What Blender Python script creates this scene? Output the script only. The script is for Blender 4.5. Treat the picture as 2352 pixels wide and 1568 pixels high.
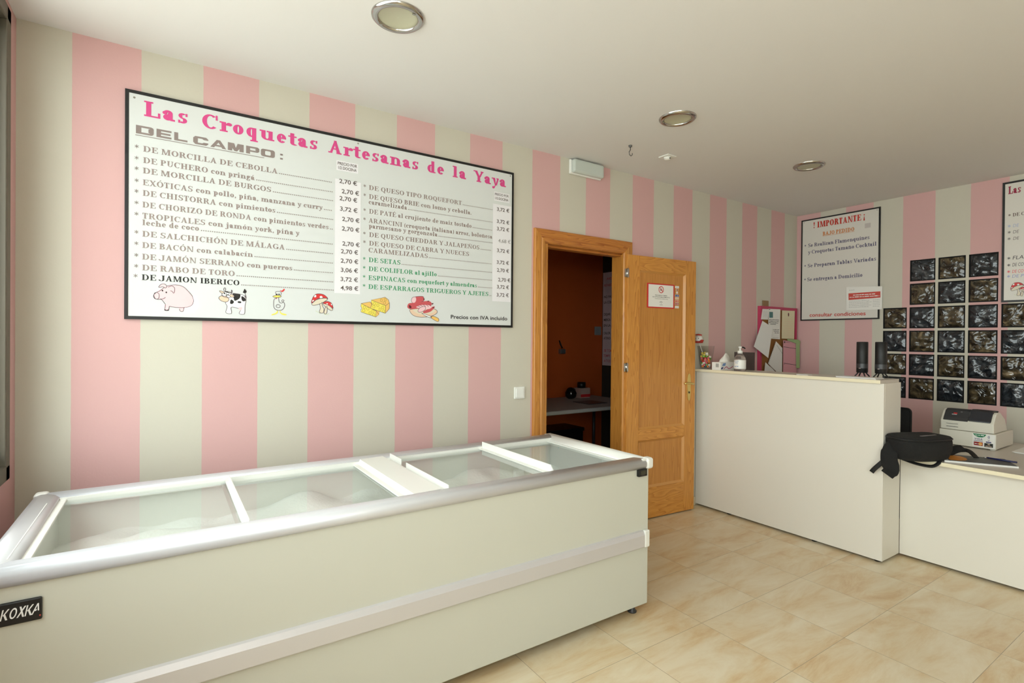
import bpy, bmesh, math, random
from mathutils import Vector, Matrix, noise
R = random.Random(7)
C = bpy.context.scene.collection
SC = bpy.context.scene
for o in list(bpy.data.objects): bpy.data.objects.remove(o)
PI = math.pi

# ---------------------------------------------------------------- camera, sky, lights, exposure
def lin(c):
    out = []
    for v in c[:3]:
        v /= 255.0
        out.append(v/12.92 if v <= .04045 else ((v+.055)/1.055)**2.4)
    return tuple(out)+(1.0,)
cam_d = bpy.data.cameras.new('camera'); cam = bpy.data.objects.new('camera', cam_d); C.objects.link(cam)
cam_d.sensor_width = 36; cam_d.lens = 36*1202.08/2352; cam_d.clip_start = .03; cam_d.clip_end = 60
YAW, PITCH, ROLL = .5838, -.0056, .0086
_f = Vector((math.sin(YAW)*math.cos(PITCH), math.cos(YAW)*math.cos(PITCH), math.sin(PITCH)))
_r = Vector((math.cos(YAW), -math.sin(YAW), 0)); _u = _r.cross(_f)
_r2 = _r*math.cos(ROLL)+_u*math.sin(ROLL); _u2 = _u*math.cos(ROLL)-_r*math.sin(ROLL)
cam.matrix_world = Matrix(((_r2.x, _u2.x, -_f.x, .6814), (_r2.y, _u2.y, -_f.y, -2.7848), (_r2.z, _u2.z, -_f.z, 1.3655), (0, 0, 0, 1)))
SC.camera = cam
SC.view_settings.view_transform = 'Standard'; SC.view_settings.look = 'None'; SC.view_settings.gamma = 1
SC.view_settings.use_curve_mapping = False
SC.view_settings.exposure = 0.0
w = bpy.data.worlds.new('overcast'); SC.world = w; w.use_nodes = True
bgn = w.node_tree.nodes['Background']; bgn.inputs[0].default_value = (.965, .98, 1.0, 1); bgn.inputs[1].default_value = 6.2
def portal(name, loc, rot, sx, sy):
    d = bpy.data.lights.new(name, 'AREA'); d.shape = 'RECTANGLE'; d.size = sx; d.size_y = sy; d.cycles.is_portal = True
    o = bpy.data.objects.new(name, d); o.location = loc; o.rotation_euler = rot; C.objects.link(o)
portal('window_portal', (-.02, -1.93, 1.69), (0, -PI/2, 0), 1.68, 3.5)
portal('window_portal', (-.02, -5.2, 1.29), (0, -PI/2, 0), 2.4, 2.6)  # portal of the added, unseen window
fl = bpy.data.lights.new('camera_flash', 'POINT'); fl.energy = 15; fl.shadow_soft_size = .07; fl.color = (1, .97, .9)
flo = bpy.data.objects.new('camera_flash', fl); flo.location = (.845, -2.82, 1.66); C.objects.link(flo)

# ---------------------------------------------------------------- materials
MATS = {}
def mat(name, rgb, rough=.5, metal=0, bump=0, bscale=40, var=0, vscale=6, coat=0, spec=.5, alpha=1, trans=0, emit=0):
    if name in MATS: return MATS[name]
    m = bpy.data.materials.new(name); m.use_nodes = True; nt = m.node_tree; b = nt.nodes['Principled BSDF']
    b.inputs['Base Color'].default_value = lin(rgb); b.inputs['Roughness'].default_value = rough; b.inputs['Metallic'].default_value = metal
    b.inputs['Coat Weight'].default_value = coat; b.inputs['Specular IOR Level'].default_value = spec
    b.inputs['Transmission Weight'].default_value = trans
    tc = nt.nodes.new('ShaderNodeTexCoord')
    nz = nt.nodes.new('ShaderNodeTexNoise'); nt.links.new(tc.outputs['Object'], nz.inputs['Vector'])
    nz.inputs['Scale'].default_value = vscale; nz.inputs['Detail'].default_value = 4
    mx = nt.nodes.new('ShaderNodeMix'); mx.data_type = 'RGBA'
    l = lin(rgb); k = 1-var
    mx.inputs[6].default_value = (l[0]*k, l[1]*k, l[2]*k, 1); mx.inputs[7].default_value = tuple(min(1, c*(1+var*.5)) for c in l[:3])+(1,)
    nt.links.new(nz.outputs['Fac'], mx.inputs[0]); nt.links.new(mx.outputs[2], b.inputs['Base Color'])
    if bump:
        n2 = nt.nodes.new('ShaderNodeTexNoise'); n2.inputs['Scale'].default_value = bscale; n2.inputs['Detail'].default_value = 5
        nt.links.new(tc.outputs['Object'], n2.inputs['Vector'])
        bp = nt.nodes.new('ShaderNodeBump'); bp.inputs['Strength'].default_value = bump; bp.inputs['Distance'].default_value = .01
        nt.links.new(n2.outputs['Fac'], bp.inputs['Height']); nt.links.new(bp.outputs[0], b.inputs['Normal'])
    MATS[name] = m; return m
def math_node(nt, op, a, b=None):
    n = nt.nodes.new('ShaderNodeMath'); n.operation = op
    for i, v in enumerate((a, b)):
        if v is None: continue
        if isinstance(v, (int, float)): n.inputs[i].default_value = v
        else: nt.links.new(v, n.inputs[i])
    return n.outputs[0]
CREAM = (205, 200, 185); PINK = (214, 172, 170)
def stripes(name, axis, off, width, sign=1):
    m = mat(name, CREAM, .75, bump=.05, bscale=120, spec=.25); nt = m.node_tree; b = nt.nodes['Principled BSDF']
    tc = nt.nodes.new('ShaderNodeTexCoord'); sx = nt.nodes.new('ShaderNodeSeparateXYZ'); nt.links.new(tc.outputs['Object'], sx.inputs[0])
    nz = nt.nodes.new('ShaderNodeTexNoise'); nz.inputs['Scale'].default_value = 14; nt.links.new(tc.outputs['Object'], nz.inputs['Vector'])
    wob = math_node(nt, 'MULTIPLY', math_node(nt, 'SUBTRACT', nz.outputs['Fac'], .5), .004)
    t = math_node(nt, 'DIVIDE', math_node(nt, 'SUBTRACT', math_node(nt, 'ADD', math_node(nt, 'MULTIPLY', sx.outputs[axis], sign), wob), off), 2*width)
    f = math_node(nt, 'LESS_THAN', math_node(nt, 'FRACT', t), .5)
    mx = nt.nodes.new('ShaderNodeMix'); mx.data_type = 'RGBA'; mx.inputs[6].default_value = lin(CREAM); mx.inputs[7].default_value = lin(PINK)
    nt.links.new(f, mx.inputs[0]); nt.links.new(mx.outputs[2], b.inputs['Base Color']); return m
M_WALL = stripes('pink_cream_stripes', 0, .356, .2313)
M_WALLR = stripes('pink_cream_stripes_side', 1, 0, .2241, -1)
M_CEIL = mat('ceiling_paint', (229, 227, 224), .85, bump=.03, bscale=90, spec=.2)
M_WHITEWALL = mat('white_paint', (226, 222, 210), .8)
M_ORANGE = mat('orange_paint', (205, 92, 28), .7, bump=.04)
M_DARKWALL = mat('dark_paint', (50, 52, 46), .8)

def tile_mat():
    m = mat('beige_tiles', (214, 194, 160), .28, spec=.5); nt = m.node_tree; b = nt.nodes['Principled BSDF']
    tc = nt.nodes.new('ShaderNodeTexCoord'); sx = nt.nodes.new('ShaderNodeSeparateXYZ'); nt.links.new(tc.outputs['Object'], sx.inputs[0])
    u = math_node(nt, 'DIVIDE', math_node(nt, 'SUBTRACT', sx.outputs[0], 3.7459), .4501)
    v = math_node(nt, 'DIVIDE', math_node(nt, 'SUBTRACT', sx.outputs[1], -.7588), .4351)
    fu, fv = math_node(nt, 'FRACT', u), math_node(nt, 'FRACT', v)
    eu = math_node(nt, 'MINIMUM', fu, math_node(nt, 'SUBTRACT', 1, fu)); ev = math_node(nt, 'MINIMUM', fv, math_node(nt, 'SUBTRACT', 1, fv))
    g = math_node(nt, 'LESS_THAN', math_node(nt, 'MINIMUM', eu, ev), .0026)
    cb = nt.nodes.new('ShaderNodeCombineXYZ'); nt.links.new(math_node(nt, 'FLOOR', u), cb.inputs[0]); nt.links.new(math_node(nt, 'FLOOR', v), cb.inputs[1])
    wn = nt.nodes.new('ShaderNodeTexWhiteNoise'); wn.noise_dimensions = '3D'; nt.links.new(cb.outputs[0], wn.inputs['Vector'])
    ofs = nt.nodes.new('ShaderNodeVectorMath'); ofs.operation = 'MULTIPLY_ADD'; nt.links.new(wn.outputs['Color'], ofs.inputs[0]); ofs.inputs[1].default_value = (9, 9, 9)
    scl = nt.nodes.new('ShaderNodeVectorMath'); scl.operation = 'MULTIPLY'; nt.links.new(tc.outputs['Object'], scl.inputs[0]); scl.inputs[1].default_value = (1.6, 5, 1)
    nt.links.new(scl.outputs[0], ofs.inputs[2])
    nz = nt.nodes.new('ShaderNodeTexNoise'); nz.inputs['Scale'].default_value = 1.3; nz.inputs['Detail'].default_value = 7; nz.inputs['Distortion'].default_value = .5; nz.inputs['Roughness'].default_value = .68
    nt.links.new(ofs.outputs[0], nz.inputs['Vector'])
    rp = nt.nodes.new('ShaderNodeValToRGB'); e = rp.color_ramp.elements
    e[0].position = .36; e[0].color = lin((226, 213, 186)); e[1].position = .68; e[1].color = lin((203, 170, 126))
    x = e.new(.5); x.color = lin((219, 201, 168)); x = e.new(.58); x.color = lin((214, 190, 150))
    nt.links.new(nz.outputs['Fac'], rp.inputs[0])
    mx = nt.nodes.new('ShaderNodeMix'); mx.data_type = 'RGBA'; nt.links.new(rp.outputs[0], mx.inputs[6]); mx.inputs[7].default_value = lin((168, 150, 122))
    nt.links.new(g, mx.inputs[0]); nt.links.new(mx.outputs[2], b.inputs['Base Color'])
    bp = nt.nodes.new('ShaderNodeBump'); bp.inputs['Strength'].default_value = .4; bp.inputs['Distance'].default_value = .002; bp.invert = True
    nt.links.new(g, bp.inputs['Height']); nt.links.new(bp.outputs[0], b.inputs['Normal']); return m
M_TILE = tile_mat()

def wood(name, scale, c1=(214, 150, 68), c2=(172, 102, 34), rot=0):
    m = mat(name, c1, .42, coat=.15); nt = m.node_tree; b = nt.nodes['Principled BSDF']
    tc = nt.nodes.new('ShaderNodeTexCoord'); mp = nt.nodes.new('ShaderNodeMapping'); mp.inputs['Scale'].default_value = scale
    nt.links.new(tc.outputs['Object'], mp.inputs['Vector'])
    n0 = nt.nodes.new('ShaderNodeTexNoise'); n0.inputs['Scale'].default_value = 1.0; n0.inputs['Detail'].default_value = 2; n0.inputs['Roughness'].default_value = .4; nt.links.new(mp.outputs[0], n0.inputs['Vector'])
    rings = math_node(nt, 'FRACT', math_node(nt, 'MULTIPLY', n0.outputs['Fac'], 13))
    rr = math_node(nt, 'POWER', rings, 2.2)
    n1 = nt.nodes.new('ShaderNodeTexNoise'); n1.inputs['Scale'].default_value = 9; n1.inputs['Detail'].default_value = 5; nt.links.new(mp.outputs[0], n1.inputs['Vector'])
    f = math_node(nt, 'ADD', math_node(nt, 'MULTIPLY', rr, .5), math_node(nt, 'MULTIPLY', n1.outputs['Fac'], .45))
    rp = nt.nodes.new('ShaderNodeValToRGB'); e = rp.color_ramp.elements
    e[0].position = .15; e[0].color = lin(c1); e[1].position = .95; e[1].color = lin(c2)
    nt.links.new(f, rp.inputs[0]); nt.links.new(rp.outputs[0], b.inputs['Base Color']); return m
WOODV = wood('oak_vertical', (15, 15, 1.3)); WOODH = wood('oak_horizontal', (1.8, 13, 13)); WOODP = wood('oak_panel', (26, 12, .7), (203, 141, 66), (166, 100, 36))
WOODT = wood('pine_header', (1.6, 14, 18), (199, 130, 58), (140, 66, 22)); WOODJ = wood('oak_casing', (24, 24, 1.0), (204, 140, 62), (158, 92, 30))
WOODM = mat('oak_molding', (206, 146, 74), .35, coat=.2, var=.08)

def glass_mat(name, tint=(.93, .97, .95), ior=1.5, rough=0.0, bump=0, bscale=3):
    m = bpy.data.materials.new(name); m.use_nodes = True; nt = m.node_tree; nt.nodes.clear()
    out = nt.nodes.new('ShaderNodeOutputMaterial'); tr = nt.nodes.new('ShaderNodeBsdfTransparent'); tr.inputs[0].default_value = tint+(1,)
    gl = nt.nodes.new('ShaderNodeBsdfGlossy'); gl.inputs['Roughness'].default_value = rough; fr = nt.nodes.new('ShaderNodeFresnel'); fr.inputs[0].default_value = ior
    mx = nt.nodes.new('ShaderNodeMixShader'); ge = nt.nodes.new('ShaderNodeNewGeometry')
    nt.links.new(math_node(nt, 'MULTIPLY', fr.outputs[0], math_node(nt, 'SUBTRACT', 1, ge.outputs['Backfacing'])), mx.inputs[0]); nt.links.new(tr.outputs[0], mx.inputs[1]); nt.links.new(gl.outputs[0], mx.inputs[2])
    if bump:
        tc = nt.nodes.new('ShaderNodeTexCoord'); nz = nt.nodes.new('ShaderNodeTexNoise'); nz.inputs['Scale'].default_value = bscale; nt.links.new(tc.outputs['Object'], nz.inputs['Vector'])
        bp = nt.nodes.new('ShaderNodeBump'); bp.inputs['Strength'].default_value = bump; bp.inputs['Distance'].default_value = .01
        nt.links.new(nz.outputs['Fac'], bp.inputs['Height']); nt.links.new(bp.outputs[0], gl.inputs['Normal'])
    nt.links.new(mx.outputs[0], out.inputs[0]); MATS[name] = m; return m
M_PANE = glass_mat('window_glass'); M_LID = glass_mat('lid_glass', (.97, .985, .975), 2.1); M_CLEAR = glass_mat('clear_plastic', (.97, .97, .965), 1.3, .05)

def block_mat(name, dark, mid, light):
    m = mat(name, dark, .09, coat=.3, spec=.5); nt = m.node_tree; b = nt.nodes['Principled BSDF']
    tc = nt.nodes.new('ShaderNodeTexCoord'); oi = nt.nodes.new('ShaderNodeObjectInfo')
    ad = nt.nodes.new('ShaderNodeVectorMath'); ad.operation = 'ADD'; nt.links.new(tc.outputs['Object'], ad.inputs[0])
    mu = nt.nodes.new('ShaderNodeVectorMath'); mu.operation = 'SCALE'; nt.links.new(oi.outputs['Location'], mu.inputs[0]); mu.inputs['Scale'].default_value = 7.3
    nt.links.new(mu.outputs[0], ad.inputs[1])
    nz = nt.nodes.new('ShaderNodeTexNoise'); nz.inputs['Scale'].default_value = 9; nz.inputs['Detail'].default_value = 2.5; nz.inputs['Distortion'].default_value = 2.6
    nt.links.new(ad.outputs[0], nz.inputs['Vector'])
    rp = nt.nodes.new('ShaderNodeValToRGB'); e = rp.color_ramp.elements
    e[0].position = .40; e[0].color = lin(dark); e[1].position = .82; e[1].color = lin(light); x = e.new(.6); x.color = lin(mid)  # pale swirls painted into the base colour stand in for refracted light
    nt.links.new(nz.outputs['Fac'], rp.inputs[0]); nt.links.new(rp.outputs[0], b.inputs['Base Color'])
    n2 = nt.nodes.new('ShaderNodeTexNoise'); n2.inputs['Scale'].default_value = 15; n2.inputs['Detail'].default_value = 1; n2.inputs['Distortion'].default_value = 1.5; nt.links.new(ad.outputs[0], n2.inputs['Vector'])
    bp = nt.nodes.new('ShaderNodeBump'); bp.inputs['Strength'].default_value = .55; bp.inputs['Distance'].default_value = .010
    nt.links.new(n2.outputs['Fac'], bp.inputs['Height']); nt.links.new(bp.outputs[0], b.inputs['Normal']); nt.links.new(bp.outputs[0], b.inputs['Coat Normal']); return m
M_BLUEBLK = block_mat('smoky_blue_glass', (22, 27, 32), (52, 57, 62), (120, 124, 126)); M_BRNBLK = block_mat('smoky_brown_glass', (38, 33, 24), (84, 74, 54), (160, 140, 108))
M_BLKRIM = mat('glass_block_edge', (9, 10, 10), .6, spec=.2)
M_ALU = mat('brushed_aluminium', (208, 208, 211), .38, .3, var=.04); M_WPLAS = mat('white_plastic', (236, 236, 230), .35); M_LAM = mat('white_laminate', (228, 223, 212), .4, spec=.4)
M_EDGE = mat('cream_edge_band', (236, 226, 196), .45); M_LAMTOP = mat('laminate_top', (206, 198, 186), .35)
M_FZ = mat('freezer_enamel', (204, 204, 192), .42, spec=.45); M_CHROME = mat('chrome', (190, 188, 184), .18, 1); M_BRASS = mat('brass', (214, 190, 120), .28, .9)
M_BLACK = mat('black_plastic', (18, 19, 20), .4); M_BLACKF = mat('black_nylon', (20, 20, 20), .85, bump=.5, bscale=300); M_GREY = mat('dark_grey_plastic', (52, 53, 56), .35)
M_WINF = mat('bronze_window_frame', (98, 92, 80), .4, .4); M_PAPER = mat('paper', (232, 230, 226), .7); M_PAPERW = mat('glossy_paper', (238, 236, 230), .35)
M_SIGN = mat('sign_board', (217, 220, 219), .55, spec=.08, coat=.7); M_SIGN2 = mat('sign_board_matt', (222, 218, 210), .3)
M_STEEL = mat('galvanised_steel', (120, 124, 126), .4, .8)
INK = {'pink': (240, 200, 204), 'line': (88, 72, 80), 'black': (22, 18, 18), 'paper': (238, 239, 235), 'tan': (232, 200, 172), 'yellow': (238, 222, 96), 'red': (214, 52, 52), 'cream': (222, 212, 190), 'grass': (200, 210, 170), 'orange': (236, 190, 104), 'hole': (160, 140, 60), 'meat': (200, 86, 92), 'dark': (100, 30, 36), 'magenta': (216, 70, 138), 'grey': (140, 126, 122), 'greytext': (150, 134, 130), 'price': (98, 86, 84), 'green': (70, 156, 112), 'ink': (40, 36, 36), 'thin': (140, 136, 134), 'strip': (236, 234, 238)}
def ink(n): return mat('print_'+n, INK[n], .45)

# ---------------------------------------------------------------- mesh and object helpers
WM = {}
class MB:
    def __init__(s): s.v = []; s.f = []; s.sm = []
    def add(s, vs, fs, smooth=False):
        n = len(s.v); s.v += [Vector(p) for p in vs]; s.f += [tuple(i+n for i in f) for f in fs]; s.sm += [smooth]*len(fs); return s
    def box(s, x0, x1, y0, y1, z0, z1):
        return s.add([(x0, y0, z0), (x1, y0, z0), (x1, y1, z0), (x0, y1, z0), (x0, y0, z1), (x1, y0, z1), (x1, y1, z1), (x0, y1, z1)], [(0, 3, 2, 1), (4, 5, 6, 7), (0, 1, 5, 4), (1, 2, 6, 5), (2, 3, 7, 6), (3, 0, 4, 7)])
    def prism(s, prof, a0, a1, fn, smooth=False):    # fn(u, v, a) -> point
        n = len(prof); vs = [fn(u, v, a0) for u, v in prof]+[fn(u, v, a1) for u, v in prof]
        fs = [tuple(range(n-1, -1, -1)), tuple(range(n, 2*n))]; s.add(vs, fs); k = len(s.v)-2*n
        for i in range(n): j = (i+1) % n; s.f.append((k+i, k+j, k+n+j, k+n+i)); s.sm.append(smooth)
        return s
    def rings(s, rs, cap0=True, cap1=True, smooth=True, closed=False):
        n = len(rs[0]); k = len(s.v)
        for r in rs: s.v += [Vector(p) for p in r]
        m = len(rs)
        for a in range(m if closed else m-1):
            b = (a+1) % m
            for i in range(n): j = (i+1) % n; s.f.append((k+a*n+i, k+a*n+j, k+b*n+j, k+b*n+i)); s.sm.append(smooth)
        if not closed:
            if cap0: s.f.append(tuple(k+i for i in range(n-1, -1, -1))); s.sm.append(False)
            if cap1: s.f.append(tuple(k+(m-1)*n+i for i in range(n))); s.sm.append(False)
        return s
    def lathe(s, prof, c=(0, 0, 0), n=32, ax=2, smooth=True, caps=True):
        c = Vector(c); rs = []
        for r, h in prof:
            ring = []
            for i in range(n):
                a = 2*PI*i/n; p = [0, 0, 0]; p[(ax+1) % 3] = r*math.cos(a); p[(ax+2) % 3] = r*math.sin(a); p[ax] = h; ring.append(c+Vector(p))
            rs.append(ring)
        return s.rings(rs, caps, caps, smooth)
    def tube(s, path, r, n=10, flat=None, caps=True):
        path = [Vector(p) for p in path]; rs = []
        for i, p in enumerate(path):
            t = (path[min(i+1, len(path)-1)]-path[max(i-1, 0)]).normalized()
            up = Vector((0, 0, 1)) if abs(t.z) < .9 else Vector((0, 1, 0))
            a = t.cross(up).normalized(); b = a.cross(t)
            rr = r[i] if isinstance(r, (list, tuple)) else r
            ra, rb = (rr, rr) if flat is None else (rr, flat)
            rs.append([p+a*ra*math.cos(2*PI*k/n)+b*rb*math.sin(2*PI*k/n) for k in range(n)])
        return s.rings(rs, caps, caps)
    def ball(s, c, r, n=16, sq=(1, 1, 1)):
        c = Vector(c); m = n//2
        return s.rings([[c+Vector((r*sq[0]*math.sin(PI*j/m)*math.cos(2*PI*i/n), r*sq[1]*math.sin(PI*j/m)*math.sin(2*PI*i/n), -r*sq[2]*math.cos(PI*j/m))) for i in range(n)] for j in range(m+1)], False, False)
    def build(s, name, m, parent=None, loc=None, bevel=0, seg=2, solid=0):
        P = WM.get(parent.name, Matrix()) if parent else (Matrix.Translation(loc) if loc else Matrix())
        inv = P.inverted(); me = bpy.data.meshes.new(name)
        me.from_pydata([inv @ p for p in s.v], [], s.f); me.validate()
        if len(s.sm) == len(me.polygons): me.polygons.foreach_set('use_smooth', s.sm)
        bm = bmesh.new(); bm.from_mesh(me); bmesh.ops.recalc_face_normals(bm, faces=bm.faces[:])
        if bevel: bmesh.ops.bevel(bm, geom=[e for e in bm.edges if len(e.link_faces) == 2 and e.calc_face_angle(0) > .5], offset=bevel, segments=seg, profile=.5, affect='EDGES')
        bm.to_mesh(me); bm.free(); me.materials.append(m)
        o = bpy.data.objects.new(name, me); C.objects.link(o)
        if parent: o.parent = parent
        elif loc: o.location = loc
        WM[o.name] = P
        if solid:
            md = o.modifiers.new('thick', 'SOLIDIFY'); md.thickness = solid; md.offset = 0
        return o
def tag(o, label=None, cat=None, group=None, kind=None):
    if label: o['label'] = label
    if cat: o['category'] = cat
    if group: o['group'] = group
    if kind: o['kind'] = kind
    return o
def thing(name, label, cat, loc=(0, 0, 0), group=None, rot=0):
    o = bpy.data.objects.new(name, None); C.objects.link(o); o.location = loc; o.rotation_euler = (0, 0, rot); o.empty_display_size = .1
    WM[o.name] = Matrix.Translation(loc) @ Matrix.Rotation(rot, 4, 'Z'); return tag(o, label, cat, group)
def struct(o): o['kind'] = 'structure'; return o
def B(*a): return MB().box(*a)

# ---------------------------------------------------------------- flat print on real boards
class Frame:
    def __init__(s, o, u, v, n): s.o, s.u, s.v, s.n = Vector(o), Vector(u), Vector(v), Vector(n)
    def p(s, a, b, h=0): return s.o+s.u*a+s.v*b+s.n*h
class Print:                                       # polygons of one ink on one board
    def __init__(s, fr, h=.0008): s.fr, s.h, s.mb, s.k = fr, h, MB(), 0
    def poly(s, pts, dh=0):
        s.k += 1; dh += (s.k % 31)*6e-6; s.mb.add([s.fr.p(a, b, s.h+dh) for a, b in pts], [tuple(range(len(pts)))]); return s
    def rect(s, a0, a1, b0, b1, dh=0): return s.poly([(a0, b0), (a1, b0), (a1, b1), (a0, b1)], dh)
    def line(s, pts, wd, closed=False, dh=0):
        n = len(pts); L = []
        for i in range(n):
            p = Vector(pts[i]); q0 = Vector(pts[i-1]) if (i or closed) else p; q1 = Vector(pts[(i+1) % n]) if (i < n-1 or closed) else p
            t = (q1-q0); t = t.normalized() if t.length > 1e-9 else Vector((1, 0)); nn = Vector((-t.y, t.x))*wd/2; L.append((p+nn, p-nn))
        for i in range(n if closed else n-1):
            a, b = L[i], L[(i+1) % n]; s.poly([a[0], a[1], b[1], b[0]], dh)
        return s
    def ell(s, a, b, ra, rb, n=16, dh=0): return s.poly([(a+ra*math.cos(2*PI*i/n), b+rb*math.sin(2*PI*i/n)) for i in range(n)], dh)
    def build(s, name, inkname, parent): return s.mb.build(name, ink(inkname) if isinstance(inkname, str) else inkname, parent)
def smooth_pts(p, closed, k=5):
    n = len(p); out = []
    g = (lambda i: p[i % n]) if closed else (lambda i: p[max(0, min(n-1, i))])
    for i in range(n if closed else n-1):
        a, b, c, d = g(i-1), g(i), g(i+1), g(i+2)
        for j in range(k):
            t = j/k
            out.append(tuple(.5*((2*b[m])+(-a[m]+c[m])*t+(2*a[m]-5*b[m]+4*c[m]-d[m])*t*t+(-a[m]+3*b[m]-3*c[m]+d[m])*t**3) for m in (0, 1)))
    if not closed: out.append(p[-1])
    return out

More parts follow.
